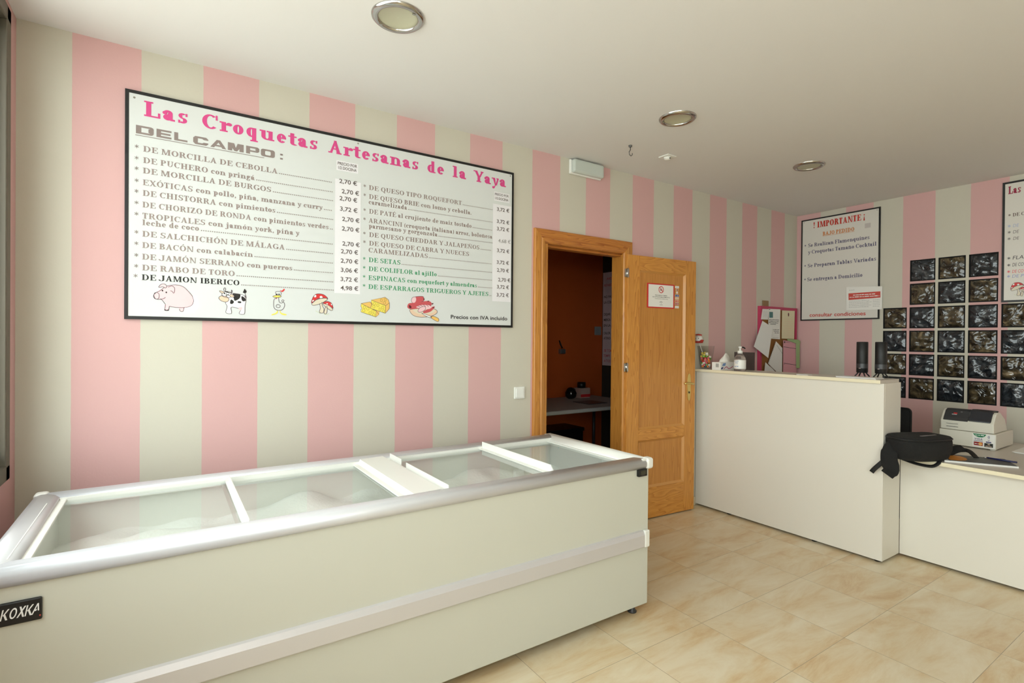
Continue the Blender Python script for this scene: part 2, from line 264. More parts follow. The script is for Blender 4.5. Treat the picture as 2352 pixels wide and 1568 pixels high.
# a roman letter with thick stems, thin bars and slab serifs, drawn from rectangles, slants and ring arcs
def glyph(ch, T, N):
    P = []; X = .68
    acc = {'Á': 'A', 'É': 'E', 'Í': 'I', 'Ó': 'O', 'Ñ': 'N', 'á': 'a', 'é': 'e', 'í': 'i', 'ó': 'o', 'ñ': 'n'}
    if ch in acc:
        base, adv = glyph('ı' if ch == 'í' else acc[ch], T, N); up = ch.isupper(); c = adv*.47; y = 1.06 if up else .76
        if ch in 'Ññ': base += [[(c-.2, y), (c-.06, y+.1), (c+.06, y+.04), (c+.2, y+.12), (c+.2, y+.05), (c+.06, y-.04), (c-.06, y+.02), (c-.2, y-.06)]]
        else: base += [[(c-.06, y), (c+.02, y), (c+.2, y+.2), (c+.04, y+.2)]]
        return base, adv
    def r(a, b, c, d): P.append([(a, b), (c, b), (c, d), (a, d)])
    def d(x0, y0, x1, y1, w_): P.append([(x0, y0), (x0+w_, y0), (x1+w_, y1), (x1, y1)])
    def sf(x, y, e=None, top=False):
        e = e or (T*.5+.09); r(x-e, y-N if top else y, x+e, y if top else y+N)
    def st(x, y0=0, y1=1, s0=True, s1=True, w_=None):
        w_ = w_ or T; r(x, y0, x+w_, y1); e = w_/2+.09
        if s0: sf(x+w_/2, y0, e)
        if s1: sf(x+w_/2, y1, e, True)
    def arc(cx, cy, rx, ry, a0, a1, t=None, n=None):
        t = t or T; n = n or N; k = max(6, int(abs(a1-a0)/15)); prev = None
        for i in range(k+1):
            a = math.radians(a0+(a1-a0)*i/k); c, s_ = math.cos(a), math.sin(a)
            q = ((cx+rx*c, cy+ry*s_), (cx+max(.01, rx-t)*c, cy+max(.01, ry-n)*s_))
            if prev: P.append([prev[0], q[0], q[1], prev[1]])
            prev = q
    def dot(x, y, q=.085): P.append([(x+q*math.cos(i*PI/4), y+q*math.sin(i*PI/4)) for i in range(8)])
    a = .6
    if ch == ' ': a = .3
    elif ch == 'A': d(.1, 0, .40, 1, N*1.5); d(.36, 1, .66, 0, T) if False else P.append([(.36, 1), (.52, 1), (.66+T*.6, 0), (.66-T*.4, 0)]); r(.22, .3, .66, .3+N); sf(.14, 0, .13); sf(.70, 0, .17); a = .9
    elif ch == 'B': st(.12); r(.1, 1-N, .42, 1); r(.1, .5, .46, .5+N); r(.1, 0, .42, N); arc(.4, .755, .3, .245, -90, 90); arc(.42, .275, .34, .275, -90, 90); a = .82
    elif ch == 'C': arc(.46, .5, .42, .5, 50, 315); r(.72, .66, .72+N, 1); a = .84
    elif ch == 'D': st(.12); r(.1, 1-N, .45, 1); r(.1, 0, .45, N); arc(.44, .5, .44, .5, -90, 90); a = .95
    elif ch in 'EF':
        st(.12); r(.1, 1-N, .66, 1); r(.3, .5, .52, .5+N); r(.66, .72, .66+N, 1); r(.5, .36, .5+N, .68)
        if ch == 'E': r(.1, 0, .7, N); r(.7, 0, .7+N, .3)
        a = .80 if ch == 'E' else .76
    elif ch == 'G': arc(.46, .5, .42, .5, 50, 330); r(.72, .66, .72+N, 1); r(.66, .04, .66+T*.9, .42); sf(.72, .42, .18, True); a = .92
    elif ch == 'H': st(.12); st(.62); r(.2, .5, .7, .5+N); a = .98
    elif ch in 'Iı':
        if ch == 'I': st(.14); a = .28+T
        else: st(.12, 0, X, True, False); r(.02, X-N, .2, X); a = .26+T
    elif ch == 'J': st(.40, .22, 1, False); arc(.26, .24, .14+T, .26, 180, 360); a = .74
    elif ch == 'L': st(.12); r(.1, 0, .66, N); r(.66, 0, .66+N*1.1, .34); a = .78
    elif ch == 'M': st(.12, w_=N*1.3); st(.84, w_=T); P.append([(.12, 1), (.12+T, 1), (.53+T*.4, 0), (.53-T*.2, 0)]); d(.50, 0, .82, 1, N*1.3); a = 1.18
    elif ch == 'N': st(.14, w_=N*1.3, s1=False); st(.76, s0=False, w_=N*1.3); P.append([(.04, 1), (.12+T*.9, 1), (.8, 0), (.76-T*.3, 0)]); a = .98
    elif ch in 'OQ':
        arc(.46, .5, .42, .5, 0, 360); a = .92
        if ch == 'Q': P.append([(.40, .12), (.56, .12), (.90, -.2), (.62, -.22)])
    elif ch in 'PR':
        st(.12); r(.1, 1-N, .42, 1); r(.1, .46, .42, .46+N); arc(.40, .73, .34, .27, -90, 90); a = .78
        if ch == 'R': P.append([(.40, .5), (.40+T, .5), (.72+T*.6, 0), (.72-T*.4, 0)]); sf(.76, 0, .14); a = .9
    elif ch == 'S': arc(.36, .73, .29, .27, 40, 250, T*.9); arc(.36, .28, .32, .28, -140, 70, T*.9); P.append([(.1, .62), (.22, .48), (.66, .30), (.62, .46), (.3, .62)]); r(.58, .7, .58+N, 1); r(.06, 0, .06+N, .3); a = .72
    elif ch == 'T': st(.36-T/2, s1=False); r(.04, 1-N, .68, 1); r(.04, .72, .04+N, 1); r(.68-N, .72, .68, 1); a = .74
    elif ch == 'U': st(.14, .3, 1, False); st(.68, .3, 1, False, w_=N*1.3); arc(.445, .32, .305, .32, 180, 360, T*.7); a = .9
    elif ch == 'V': P.append([(.06, 1), (.06+T, 1), (.5, 0), (.4, 0)]); d(.44, 0, .74, 1, N*1.4); sf(.14, 1, .17, True); sf(.76, 1, .13, True); a = .88
    elif ch == 'X': P.append([(.08, 1), (.1+T, 1), (.66+T*.6, 0), (.66-T*.3, 0)]); d(.12, 0, .66, 1, N*1.4); sf(.16, 1, .17, True); sf(.7, 1, .13, True); sf(.14, 0, .13); sf(.72, 0, .17); a = .88
    elif ch == 'Y': st(.42-T*.4, 0, .48, True, False); P.append([(.06, 1), (.06+T, 1), (.42+T*.55, .44), (.42-T*.4, .46)]); d(.44, .46, .68, 1, N*1.5); sf(.14, 1, .17, True); sf(.72, 1, .13, True); a = .84
    elif ch == 'Z': r(.06, 1-N, .66, 1); r(.06, 0, .68, N); P.append([(.06, N), (.06+T*1.2, N), (.66, 1-N), (.66-T*1.2, 1-N)]); r(.06, .74, .06+N, 1); r(.68, 0, .68+N, .28); a = .78
    elif ch == 'a': arc(.27, X-.2, .22, .2, 0, 165); r(.49-T, .06, .49, X-.2); arc(.26, .2, .22, .2, 50, 310); r(.26, .36, .46, .36+N); r(.46, 0, .60, N*1.2); r(.49-T*.5, 0, .49, .1); dot(.12, X-.2, T*.5); a = .62
    elif ch == 'b': st(.1, 0, 1, False, False); r(.0, 1-N, .2, 1); arc(.34, X/2, .28, X/2, -150, 150); a = .68
    elif ch == 'c': arc(.31, X/2, .27, X/2, 50, 320); dot(.48, X-.16, T*.5); a = .58
    elif ch == 'd': st(.58-T, 0, 1, False, False); r(.40, 1-N, .5, 1); r(.5, 0, .68, N); arc(.32, X/2, .28, X/2, 30, 330); a = .70
    elif ch == 'e': arc(.31, X/2, .27, X/2, 0, 320); r(.12, X/2-N*.3, .57, X/2+N*.7); a = .62
    elif ch == 'f': st(.14, 0, .82, True, False); arc(.14+T*.5+.14, .8, .14+T*.5, .2, 60, 180); r(.02, X-N, .42, X); dot(.42, .87, T*.45); a = .44
    elif ch == 'g': arc(.29, .45, .23, .23, 0, 360); arc(.30, -.1, .28, .18, 0, 360, T*.8); P.append([(.1, .26), (.2, .3), (.3, .08), (.16, .04)]); r(.46, X-N*1.6, .60, X-N*.2); a = .62
    elif ch == 'h': st(.1, 0, 1, True, False); r(.0, 1-N, .2, 1); arc(.1+T*.5+.2, X-.26, .2+T*.5, .26, 0, 170); st(.5, 0, X-.24, True, False); a = .6+T
    elif ch == 'i': st(.12, 0, X, True, False); r(.02, X-N, .2, X); dot(.12+T/2, .88, .11); a = .24+T
    elif ch == 'j': st(.16, -.1, X, False, False); r(.06, X-N, .24, X); dot(.16+T/2, .88, .11); arc(.04, -.1, .12+T, .18, 270, 360); dot(.0, -.2, T*.45); a = .26+T
    elif ch == 'k': st(.1, 0, 1, True, False); r(.0, 1-N, .2, 1); d(.24, .3, .46, X, N*1.4); P.append([(.32, .42), (.32+T*.7, .5), (.62+T*.3, 0), (.60-T*.5, 0)]); sf(.50, X, .14, True); sf(.62, 0, .14); a = .72
    elif ch == 'l': st(.12, 0, 1, True, False); r(.02, 1-N, .2, 1); a = .24+T
    elif ch in 'mn':
        st(.1, 0, X, True, False); r(.0, X-N, .2, X); arc(.1+T*.5+.2, X-.26, .2+T*.5, .26, 0, 170); st(.5, 0, X-.24, True, False); a = .6+T
        if ch == 'm': arc(.5+T*.5+.2, X-.26, .2+T*.5, .26, 0, 170); st(.9, 0, X-.24, True, False); a = 1.0+T
    elif ch == 'o': arc(.32, X/2, .28, X/2, 0, 360); a = .64
    elif ch == 'p': st(.1, -.3, X, True, False); r(.0, X-N, .2, X); arc(.34, X/2, .28, X/2, -150, 150); a = .68
    elif ch == 'q': st(.58-T, -.3, X, True, False); arc(.32, X/2, .28, X/2, 30, 330); a = .68
    elif ch == 'r': st(.1, 0, X, True, False); r(.0, X-N, .2, X); arc(.1+T+.16, X-.22, .18, .22, 60, 180, T*.7); dot(.1+T+.2, X-.12, T*.5); a = .34+T
    elif ch == 's': arc(.26, X-.18, .2, .18, 40, 250, T*.85); arc(.26, .19, .22, .19, -140, 70, T*.85); P.append([(.08, .44), (.14, .34), (.46, .2), (.44, .3), (.2, .42)]); r(.40, X-.2, .40+N, X); r(.05, 0, .05+N, .2); a = .52
    elif ch == 't': st(.12, .12, .88, False, False); arc(.12+T*.5+.12, .16, .12+T*.5, .16, 180, 320); r(.0, X-N, .12+T+.14, X); a = .24+T
    elif ch == 'u': st(.1, .2, X, False, False); r(.0, X-N, .14, X); st(.5, 0, X, False, False); r(.4, X-N, .54, X); r(.54, 0, .60+T, N); arc(.1+T*.5+.2, .24, .2+T*.5, .24, 190, 350); a = .62+T
    elif ch in 'vy':
        P.append([(.06, X), (.06+T, X), (.38, 0), (.28, 0)]); d(.32, 0, .50, X, N*1.4); sf(.13, X, .15, True); sf(.52, X, .11, True); a = .62
        if ch == 'y': P.append([(.30, .06), (.38, .06), (.24, -.28), (.14, -.28)]); dot(.14, -.22, T*.5)
    elif ch == 'z': r(.05, X-N, .46, X); r(.05, 0, .48, N); P.append([(.05, N), (.05+T, N), (.46, X-N), (.46-T, X-N)]); r(.05, X-.2, .05+N, X); r(.48, 0, .48+N, .18); a = .56
    elif ch == '.': dot(.14, .09, .1); a = .28
    elif ch == ',': dot(.14, .09, .1); P.append([(.14, .1), (.24, .08), (.1, -.18), (.06, -.16)]); a = .28
    elif ch == '(': arc(.36, .38, .28, .62, 120, 240, T*.7); a = .36
    elif ch == ')': arc(0.0, .38, .28, .62, -60, 60, T*.7); a = .36
    elif ch == '!': P.append([(.06, 1), (.06+T, 1), (.06+T*.62, .3), (.06+T*.38, .3)]); dot(.06+T/2, .1, .11); a = .2+T
    elif ch == '¡': P.append([(.06, -.1), (.06+T, -.1), (.06+T*.62, .6), (.06+T*.38, .6)]); dot(.06+T/2, .82, .11); a = .2+T
    return P, a
def serif(pr, s, u0, u1, v, cap, T=.2, N=.065, slope=0, sp=.03):
    gs = []; x = 0
    for ch in s:
        P, a = glyph(ch, T, N); gs.append((P, x)); x += a+sp+(.2 if ch == ' ' and sp > .05 else 0)
    k = (u1-u0)/x
    for P, x0 in gs:
        for poly in P: pr.poly([(u0+(x0+px)*k, v+py*cap+slope*(x0+px)*k) for px, py in poly])
    return pr
def star(pr, u, v, r_, wd):
    for i in range(3):
        a = PI*i/3+PI/2; pr.line([(u-r_*math.cos(a), v-r_*math.sin(a)), (u+r_*math.cos(a), v+r_*math.sin(a))], wd)
def sans(pr, s, u0, u1, v, cap, bold=.0, shear=0):
    cu = bpy.data.curves.new('t', 'FONT'); cu.body = s; cu.size = 1; cu.offset = bold; cu.resolution_u = 3; cu.shear = shear
    o = bpy.data.objects.new('t', cu); C.objects.link(o); bpy.context.view_layer.update()
    me = bpy.data.meshes.new_from_object(o.evaluated_get(bpy.context.evaluated_depsgraph_get()))
    xs = [p.co.x for p in me.vertices]; x0, x1 = min(xs), max(xs); k = (u1-u0)/(x1-x0); kc = cap/.73
    pr.mb.add([pr.fr.p(u0+(p.co.x-x0)*k, v+p.co.y*kc, pr.h) for p in me.vertices], [tuple(q.vertices) for q in me.polygons])
    C.objects.unlink(o); bpy.data.objects.remove(o); bpy.data.curves.remove(cu); bpy.data.meshes.remove(me); return pr
def scribble(pr, u0, u1, v, h, dens=1.0, seed=1):      # unreadable small print: a row of letter-high ticks
    q = random.Random(seed); u = u0
    while u < u1:
        wd = min(u1-u, h*q.uniform(1.5, 4)); pr.rect(u, u+wd, v, v+h*q.uniform(.55, .9)); u += wd+h*q.uniform(.5, 1.0)/dens

# ================================================================ the setting
X0, X1, H, YB = .187, 5.9, 2.6, -7.0
struct(B(X0-.25, X1+.15, YB-.2, 1.95, -.12, 0).build('floor', M_TILE))
struct(B(X0-.2, X1+.15, YB-.2, .13, H, H+.12).build('ceiling', M_CEIL))
DX0, DX1, DZ = 2.772, 3.535, 2.02            # hole for the door
struct(B(X0-.2, DX0, 0, .13, 0, H).box(DX1, X1+.15, 0, .13, 0, H).box(DX0, DX1, 0, .13, DZ, H).build('wall_back', M_WALL))
WY0, WY1, WZ0, WZ1 = -3.72, -.14, .83, 2.556
struct(B(X0-.2, X0, WY1, 0, 0, H).box(X0-.2, X0, WY0, WY1, 0, WZ0).box(X0-.2, X0, WY0, WY1, WZ1, H).box(X0-.2, X0, -3.9, WY0, 0, H).box(X0-.2, X0, -6.5, -3.9, 2.5, H).box(X0-.2, X0, YB, -6.5, 0, H).build('wall_left', M_WALLR))
struct(B(X0-.2, X1+.15, YB-.2, YB, 0, H).build('wall_front', M_WHITEWALL))
# right wall with a hole for each glass block
BY = [(-.757-.1935*k-.175, -.757-.1935*k) for k in range(5)]; BZ = [(2.05-.1965*j-.177, 2.05-.1965*j) for j in range(6)]
holes = {(k, j) for j in range(6) for k in range(5) if not (j < 2 and k in (0, 4))}
ys = sorted({YB, 0}|{y for p in BY for y in p}); zs = sorted({0, H}|{z for p in BZ for z in p})
mb = MB()
for a in range(len(ys)-1):
    for b in range(len(zs)-1):
        hole = any(abs(BY[k][0]-ys[a]) < 1e-6 and abs(BZ[j][0]-zs[b]) < 1e-6 for k, j in holes)
        y0, y1, z0, z1 = ys[a], ys[a+1], zs[b], zs[b+1]
        if not hole: mb.add([(X1, y0, z0), (X1, y1, z0), (X1, y1, z1), (X1, y0, z1)], [(0, 1, 2, 3)])
        else:
            for p, q in (((y0, z0), (y1, z0)), ((y1, z0), (y1, z1)), ((y1, z1), (y0, z1)), ((y0, z1), (y0, z0))):
                mb.add([(X1, p[0], p[1]), (X1, q[0], q[1]), (X1+.14, q[0], q[1]), (X1+.14, p[0], p[1])], [(0, 1, 2, 3)])
mb.box(X1+.14, X1+.15, YB, 0, 0, H)
struct(mb.build('wall_right', M_WALLR))
struct(B(DX1+.06, 4.35, -.012, 0, 0, .068).box(X0, DX0-.09, -.012, 0, 0, .068).build('baseboard_back', mat('skirting_tile', (206, 190, 160), .35)))
struct(B(-14, X0-.25, YB-6, 9, -.16, -.1).build('ground', mat('bounce_pavement', (226, 222, 214), .9)))  # unseen ground added outside, made pale to bounce light onto the ceiling
# street window, and an added unseen one
wn = struct(thing('window_1', None, None, (X0, WY1, WZ0)))
f = .055
B(X0-.07, X0+.012, WY1-f, WY1, WZ0, WZ1).box(X0-.07, X0+.012, WY0, WY0+f, WZ0, WZ1).box(X0-.07, X0+.012, WY0, WY1, WZ1-f, WZ1).box(X0-.07, X0+.012, WY0, WY1, WZ0, WZ0+f).box(X0-.06, X0-.004, -1.96, -1.9, WZ0, WZ1).build('window_frame', M_WINF, wn, bevel=.004)
B(X0-.055, X0-.02, WY1-f-.035, WY1-f, WZ0+f, WZ1-f).box(X0-.055, X0-.02, -1.9, -1.865, WZ0+f, WZ1-f).box(X0-.055, X0-.02, -1.9, WY1-f, WZ1-f-.035, WZ1-f).box(X0-.055, X0-.02, -1.9, WY1-f, WZ0+f, WZ0+f+.035).build('sash', M_WINF, wn, bevel=.003)
B(X0-.04, X0-.034, WY0+.02, WY1-.02, WZ0+.02, WZ1-.02).build('pane', M_PANE, wn)
wn = struct(thing('added_window', None, None, (X0, -3.9, 0)))  # unseen window added to flatten the light falloff along the room
B(X0-.12, X0-.04, -3.96, -3.9, 0, 2.5).box(X0-.12, X0-.04, -6.5, -6.44, 0, 2.5).box(X0-.12, X0-.04, -6.5, -3.9, 2.44, 2.5).box(X0-.12, X0-.04, -6.5, -3.9, 0, .08).box(X0-.12, X0-.04, -5.23, -5.17, 0, 2.5).build('window_frame', M_WINF, wn)
B(X0-.084, X0-.078, -6.47, -3.93, .04, 2.47).build('pane', M_PANE, wn)
# the dark store room behind the door
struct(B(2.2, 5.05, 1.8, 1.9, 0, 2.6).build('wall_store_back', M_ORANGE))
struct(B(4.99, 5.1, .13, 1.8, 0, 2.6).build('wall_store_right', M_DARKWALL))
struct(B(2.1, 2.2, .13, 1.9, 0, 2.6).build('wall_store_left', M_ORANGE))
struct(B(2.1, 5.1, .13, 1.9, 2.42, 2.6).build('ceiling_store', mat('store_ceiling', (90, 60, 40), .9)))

# door: casing fixed to the wall, leaf folded back against it
HX, HY = 3.515, -.035
ang = math.atan2(-.05, .72)
door = struct(thing('door_1', None, None, (HX, HY, 0)))
prof = [(0, 0), (0, -.016), (.006, -.020), (.045, -.022), (.052, -.018), (.062, -.024), (.082, -.020), (.09, -.012), (.09, 0)]
ring = [[(2.682+u, v, 0) for u, v in prof], [(2.682+u, v, 2.09-u) for u, v in prof], [(3.58-u, v, 2.09-u) for u, v in prof], [(3.58-u, v, 0) for u, v in prof]]
for i, (nm, m_) in enumerate((('casing_side', WOODJ), ('casing_head', WOODT), ('casing_side', WOODJ))): MB().rings(ring[i:i+2], smooth=False).build(nm, m_, door)
B(DX0, 2.800, -.002, .13, 0, DZ).box(3.515, DX1, -.002, .13, 0, DZ).build('jamb', WOODJ, door)
B(2.800, 3.515, -.002, .13, 1.998, DZ).box(2.800, 3.515, .04, .10, 1.985, 1.998).build('jamb_head', WOODT, door)
leaf = bpy.data.objects.new('leaf', None); C.objects.link(leaf); leaf.parent = door; leaf.rotation_euler = (0, 0, ang)
WM['leaf'] = WM['door_1'] @ Matrix.Rotation(ang, 4, 'Z')
LW, LZ = .72, 1.994
class Loc:                                   # build in the leaf's own axes: u along, v out of the face, z up
    pass
def lbuild(mb, name, m, parent=leaf, **k):
    mb.v = [WM['leaf'] @ p for p in mb.v]; return mb.build(name, m, parent, **k)
T0, T1 = .0, .035
def lb(u0, u1, z0, z1, d0=T0, d1=T1): return B(u0, u1, d0, d1, z0, z1)
lbuild(lb(0, .118, .008, LZ), 'stile', WOODV, bevel=.002); lbuild(lb(.602, LW, .008, LZ), 'stile', WOODV, bevel=.002)
lbuild(lb(.118, .602, 1.885, LZ), 'rail', WOODH, bevel=.002); lbuild(lb(.118, .602, .605, .69), 'rail', WOODH, bevel=.002); lbuild(lb(.118, .602, .008, .243), 'rail', WOODH, bevel=.002)
for z0, z1 in ((.69, 1.885), (.243, .605)):
    lbuild(lb(.118, .602, z0, z1, .012, .023), 'panel', WOODP)
    mb = MB()
    for q in ((.118, .602, z0, z0+.018), (.118, .602, z1-.018, z1)):
        mb.prism([(q[2], .012), (q[3], .012), (q[3] if q[2] == z0 else q[2], .012), (q[2] if q[2] == z0 else q[3], .0)][:0] or ([(q[2], .014), (q[3], .014), (q[2], -.003)] if q[2] == z0 else [(q[2], .014), (q[3], .014), (q[3], -.003)]), q[0], q[1], lambda u, v, a: (a, v, u))
    for u0, s_ in ((.118, 1), (.602, -1)):
        mb.prism([(u0, .014), (u0+s_*.018, .014), (u0, -.003)], z0, z1, lambda u, v, a: (u, v, a))
    lbuild(mb, 'panel_molding', WOODM)
hd = lbuild(MB().prism([(.650+.018*math.cos(t)*1.0, .991+.109*math.copysign(abs(math.sin(t))**.5, math.sin(t))) for t in [2*PI*i/24 for i in range(24)]], -.004, 0, lambda u, v, a: (u, a, v)), 'handle_plate', M_BRASS, bevel=.001)
lbuild(MB().tube([(.650, -.004, 1.02), (.650, -.04, 1.02), (.642, -.052, 1.02), (.62, -.056, 1.024), (.58, -.054, 1.03), (.545, -.05, 1.024)], [.008, .008, .009, .009, .008, .006]), 'lever', M_BRASS, hd)
lbuild(MB().lathe([(.006, -.008), (.006, -.003)], (.650, 0, .95), 12, 1).box(.648, .652, -.0085, -.008, .938, .95), 'keyhole', M_BLACK, hd)
for z in (1.856, 1.16, .3):
    lbuild(MB().lathe([(.0065, z-.035), (.0065, z+.035)], (-.006, -.004, 0), 12).box(-.026, -.006, .0, .003, z-.03, z+.03).box(-.006, .012, -.0015, .001, z-.03, z+.03), 'hinge', M_CHROME)
def leaf_frame(d=-.0): 
    m = WM['leaf']; q = m.to_3x3(); return Frame(m @ Vector((0, d, 0)), q @ Vector((1, 0, 0)), (0, 0, 1), q @ Vector((0, -1, 0)))

# ================================================================ signs on the wall
def board(name, label, cat, fr, wd, ht, m, t=.012, bw=.0095):
    o = thing(name, label, cat, fr.p(wd/2, 0))
    mb = MB(); v = [fr.p(a, b, h) for h in (0, t) for a, b in ((0, 0), (wd, 0), (wd, ht), (0, ht))]
    mb.add(v, [(0, 1, 2, 3), (4, 5, 6, 7), (0, 1, 5, 4), (1, 2, 6, 5), (2, 3, 7, 6), (3, 0, 4, 7)]); mb.build('panel', m, o)
    mb = MB(); e = .004
    for a0, a1, b0, b1 in ((-e, bw, -e, ht+e), (wd-bw, wd+e, -e, ht+e), (bw, wd-bw, -e, bw), (bw, wd-bw, ht-bw, ht+e)):
        v = [fr.p(a, b, h) for h in (0, t+.0015) for a, b in ((a0, b0), (a1, b0), (a1, b1), (a0, b1))]
        mb.add(v, [(0, 1, 2, 3), (4, 5, 6, 7), (0, 1, 5, 4), (1, 2, 6, 5), (2, 3, 7, 6), (3, 0, 4, 7)])
    mb.build('frame', M_BLACK, o); return o
FB = Frame((.535, 0, 1.439), (1, 0, 0), (0, 0, 1), (0, -1, 0))
sg = board('menu_board', 'long white croquette price board in black frame on the striped wall above the freezer', 'sign', FB, 1.977, .972, M_SIGN)
HB = .0128
pr = Print(FB, HB); serif(pr, 'Las Croquetas Artesanas de la Yaya', .06, 1.929, .875, .066, .235, .10, 0, .08); pr.build('heading_lettering', 'magenta', sg)
pr = Print(FB, HB)
def ext(pr, ch, u, w_, v, c, t):               # extended square capitals
    P = lambda pts: [(u+a*w_, v+b*c) for a, b in pts]
    q = .16
    bow = [(0, .22), (.04, .08), (.14, 0), (.86, 0), (.96, .08), (1, .22), (1, .78), (.96, .92), (.86, 1), (.14, 1), (.04, .92), (0, .78)]
    inn = [(t, .3), (t+.05, .22), (.95-t, .22), (1-t, .3), (1-t, .7), (.95-t, .78), (t+.05, .78), (t, .7)]
    def ringp(b, i_):
        k = len(b); sel = [i_[min(len(i_)-1, int(round(n*(len(i_)-1)/(k-1))))] for n in range(k)]
        for n in range(k): m = (n+1) % k; pr.poly(P([b[n], b[m], sel[m], sel[n]]))
    if ch == 'O': ringp(bow, [(t, .3), (t, .3), (t+.06, .22), (.94-t, .22), (1-t, .3), (1-t, .3), (1-t, .7), (1-t, .7), (.94-t, .78), (t+.06, .78), (t, .7), (t, .7)])
    if ch == 'D': pr.poly(P([(0, 0), (t, 0), (t, 1), (0, 1)])); pr.poly(P([(0, 0), (.86, 0), (.8, .22), (0, .22)])); pr.poly(P([(0, .78), (.8, .78), (.86, 1), (0, 1)])); pr.poly(P([(.86, 0), (.96, .08), (1, .22), (1-t, .3), (.8, .22)])); pr.poly(P([(1, .22), (1, .78), (1-t, .7), (1-t, .3)])); pr.poly(P([(1, .78), (.96, .92), (.86, 1), (.8, .78), (1-t, .7)]))
    if ch in 'EL':
        pr.poly(P([(0, 0), (t, 0), (t, 1), (0, 1)])); pr.poly(P([(0, 0), (1, 0), (1, .22), (0, .22)]))
        if ch == 'E': pr.poly(P([(0, .39), (.94, .39), (.94, .6), (0, .6)])); pr.poly(P([(0, .78), (1, .78), (1, 1), (0, 1)]))
    if ch == 'C': pr.poly(P([(0, .22), (.14, 0), (.3, .22), (t, .3), (t, .7), (.3, .78), (.14, 1), (0, .78)])); pr.poly(P([(.14, 0), (.86, 0), (1, .2), (1, .34), (1-t, .34), (.9-t, .22), (.14, .22)])); pr.poly(P([(.14, 1), (.86, 1), (1, .8), (1, .66), (1-t, .66), (.9-t, .78), (.14, .78)]))
    if ch == 'A': pr.poly(P([(0, 0), (.24, 0), (.62, 1), (.40, 1)])); pr.poly(P([(.76, 0), (1, 0), (.62, 1), (.40, 1)])); pr.poly(P([(.2, .18), (.8, .18), (.74, .38), (.26, .38)]))
    if ch == 'M': pr.poly(P([(0, 0), (t*.9, 0), (t*.9, 1), (0, 1)])); pr.poly(P([(1-t*.9, 0), (1, 0), (1, 1), (1-t*.9, 1)])); pr.poly(P([(0, 1), (t*1.3, 1), (.58, 0), (.42, 0)])); pr.poly(P([(1-t*1.3, 1), (1, 1), (.58, 0), (.42, 0)]))
    if ch == 'P': pr.poly(P([(0, 0), (t, 0), (t, 1), (0, 1)])); pr.poly(P([(0, .3), (.86, .3), (.8, .5), (0, .5)])); pr.poly(P([(0, .78), (.8, .78), (.86, 1), (0, 1)])); pr.poly(P([(.86, .3), (1, .44), (1, .86), (.86, 1), (.8, .78), (1-t, .74), (1-t, .56), (.8, .5)]))
    if ch == ':': pr.poly(P([(0, 0), (1, 0), (1, .22), (0, .22)])); pr.poly(P([(0, .55), (1, .55), (1, .77), (0, .77)]))
u = .034
for ch, w_, g in (('D', .063, .010), ('E', .055, .010), ('L', .05, .022), ('C', .059, .008), ('A', .064, .007), ('M', .066, .010), ('P', .057, .007), ('O', .062, .024), (':', .012, 0)):
    ext(pr, ch, u, w_, .794, .036, .3 if ch != ':' else 1); u += w_+g
pr.rect(.032, .537, .7855, .7882); pr.build('subheading_lettering', 'grey', sg)
LEFT = [('DE MORCILLA DE CEBOLLA', .059, .598, .721, .859), ('DE PUCHERO con pringá', .059, .497, .672, .859), ('DE MORCILLA DE BURGOS', .058, .57, .627, .859), ('EXÓTICAS con pollo, piña, manzana y curry', .058, .811, .576, .86), ('DE CHISTORRA con pimientos', .058, .589, .53, .86), ('DE CHORIZO DE RONDA con pimientos verdes', .057, .842, .48, .861), ('TROPICALES con jamón york, piña y', .057, .7, .432, 0), ('leche de coco', .057, .27, .403, .865), ('DE SALCHICHÓN DE MÁLAGA', .057, .633, .354, .866), ('DE BACÓN con calabacín', .057, .491, .305, .866), ('DE JAMÓN SERRANO con puerros', .057, .668, .255, .867), ('DE RABO DE TORO', .057, .415, .208, .867), ('DE JAMON IBERICO', .056, .435, .166, .865)]
RIGHT = [('DE QUESO TIPO ROQUEFORT', 1.049, 1.612, .718, 1.822), ('DE QUESO BRIE con lomo y cebolla.', 1.05, 1.679, .67, 0), ('caramelizada', 1.048, 1.268, .641, 1.823), ('DE PATÉ al crujiente de maiz tostado', 1.051, 1.68, .591, 1.824), ('ARANCINI (croqueta italiana) arroz, boloñesa', 1.049, 1.826, .542, 0), ('parmesano y gorgonzola', 1.05, 1.455, .513, 1.823), ('DE QUESO CHEDDAR Y JALAPEÑOS', 1.052, 1.736, .466, 1.821), ('DE QUESO DE CABRA Y NUECES', 1.052, 1.665, .42, 0), ('CARAMELIZADAS', 1.049, 1.396, .383, 1.822), ('DE SETAS', 1.051, 1.232, .331, 1.822), ('DE COLIFLOR al ajillo', 1.051, 1.453, .283, 1.823), ('ESPINACAS con roquefort y almendras', 1.05, 1.72, .235, 1.824), ('DE ESPARRAGOS TRIGUEROS Y AJETES', 1.05, 1.802, .187, 1.825)]
pg, pk, pn, pd = Print(FB, HB), Print(FB, HB), Print(FB, HB), Print(FB, HB)
for L_, bu in ((LEFT, .037), (RIGHT, 1.027)):
    for i, (s, a, b, v, e) in enumerate(L_):
        tgt = pn if (bu > 1 and i >= 9) else pk if (bu < 1 and i == 12) else pg
        serif(tgt, s, a, b, v, .0245, .21, .07)
        if s[:4] not in ('lech', 'cara', 'parm', 'CARA'): star(pd if tgt is not pn else pn, bu-(.002 if tgt is pk else 0), v+.017, .008, .0022)
        if e:
            u = b+.006
            while u < e: pd.rect(u, u+.0044, v+.001, v+.0054); u += .0088
pg.build('item_lettering', 'greytext', sg); pk.build('black_item_lettering', 'black', sg); pn.build('green_item_lettering', 'green', sg); pd.build('dotted_leaders', 'grey', sg)
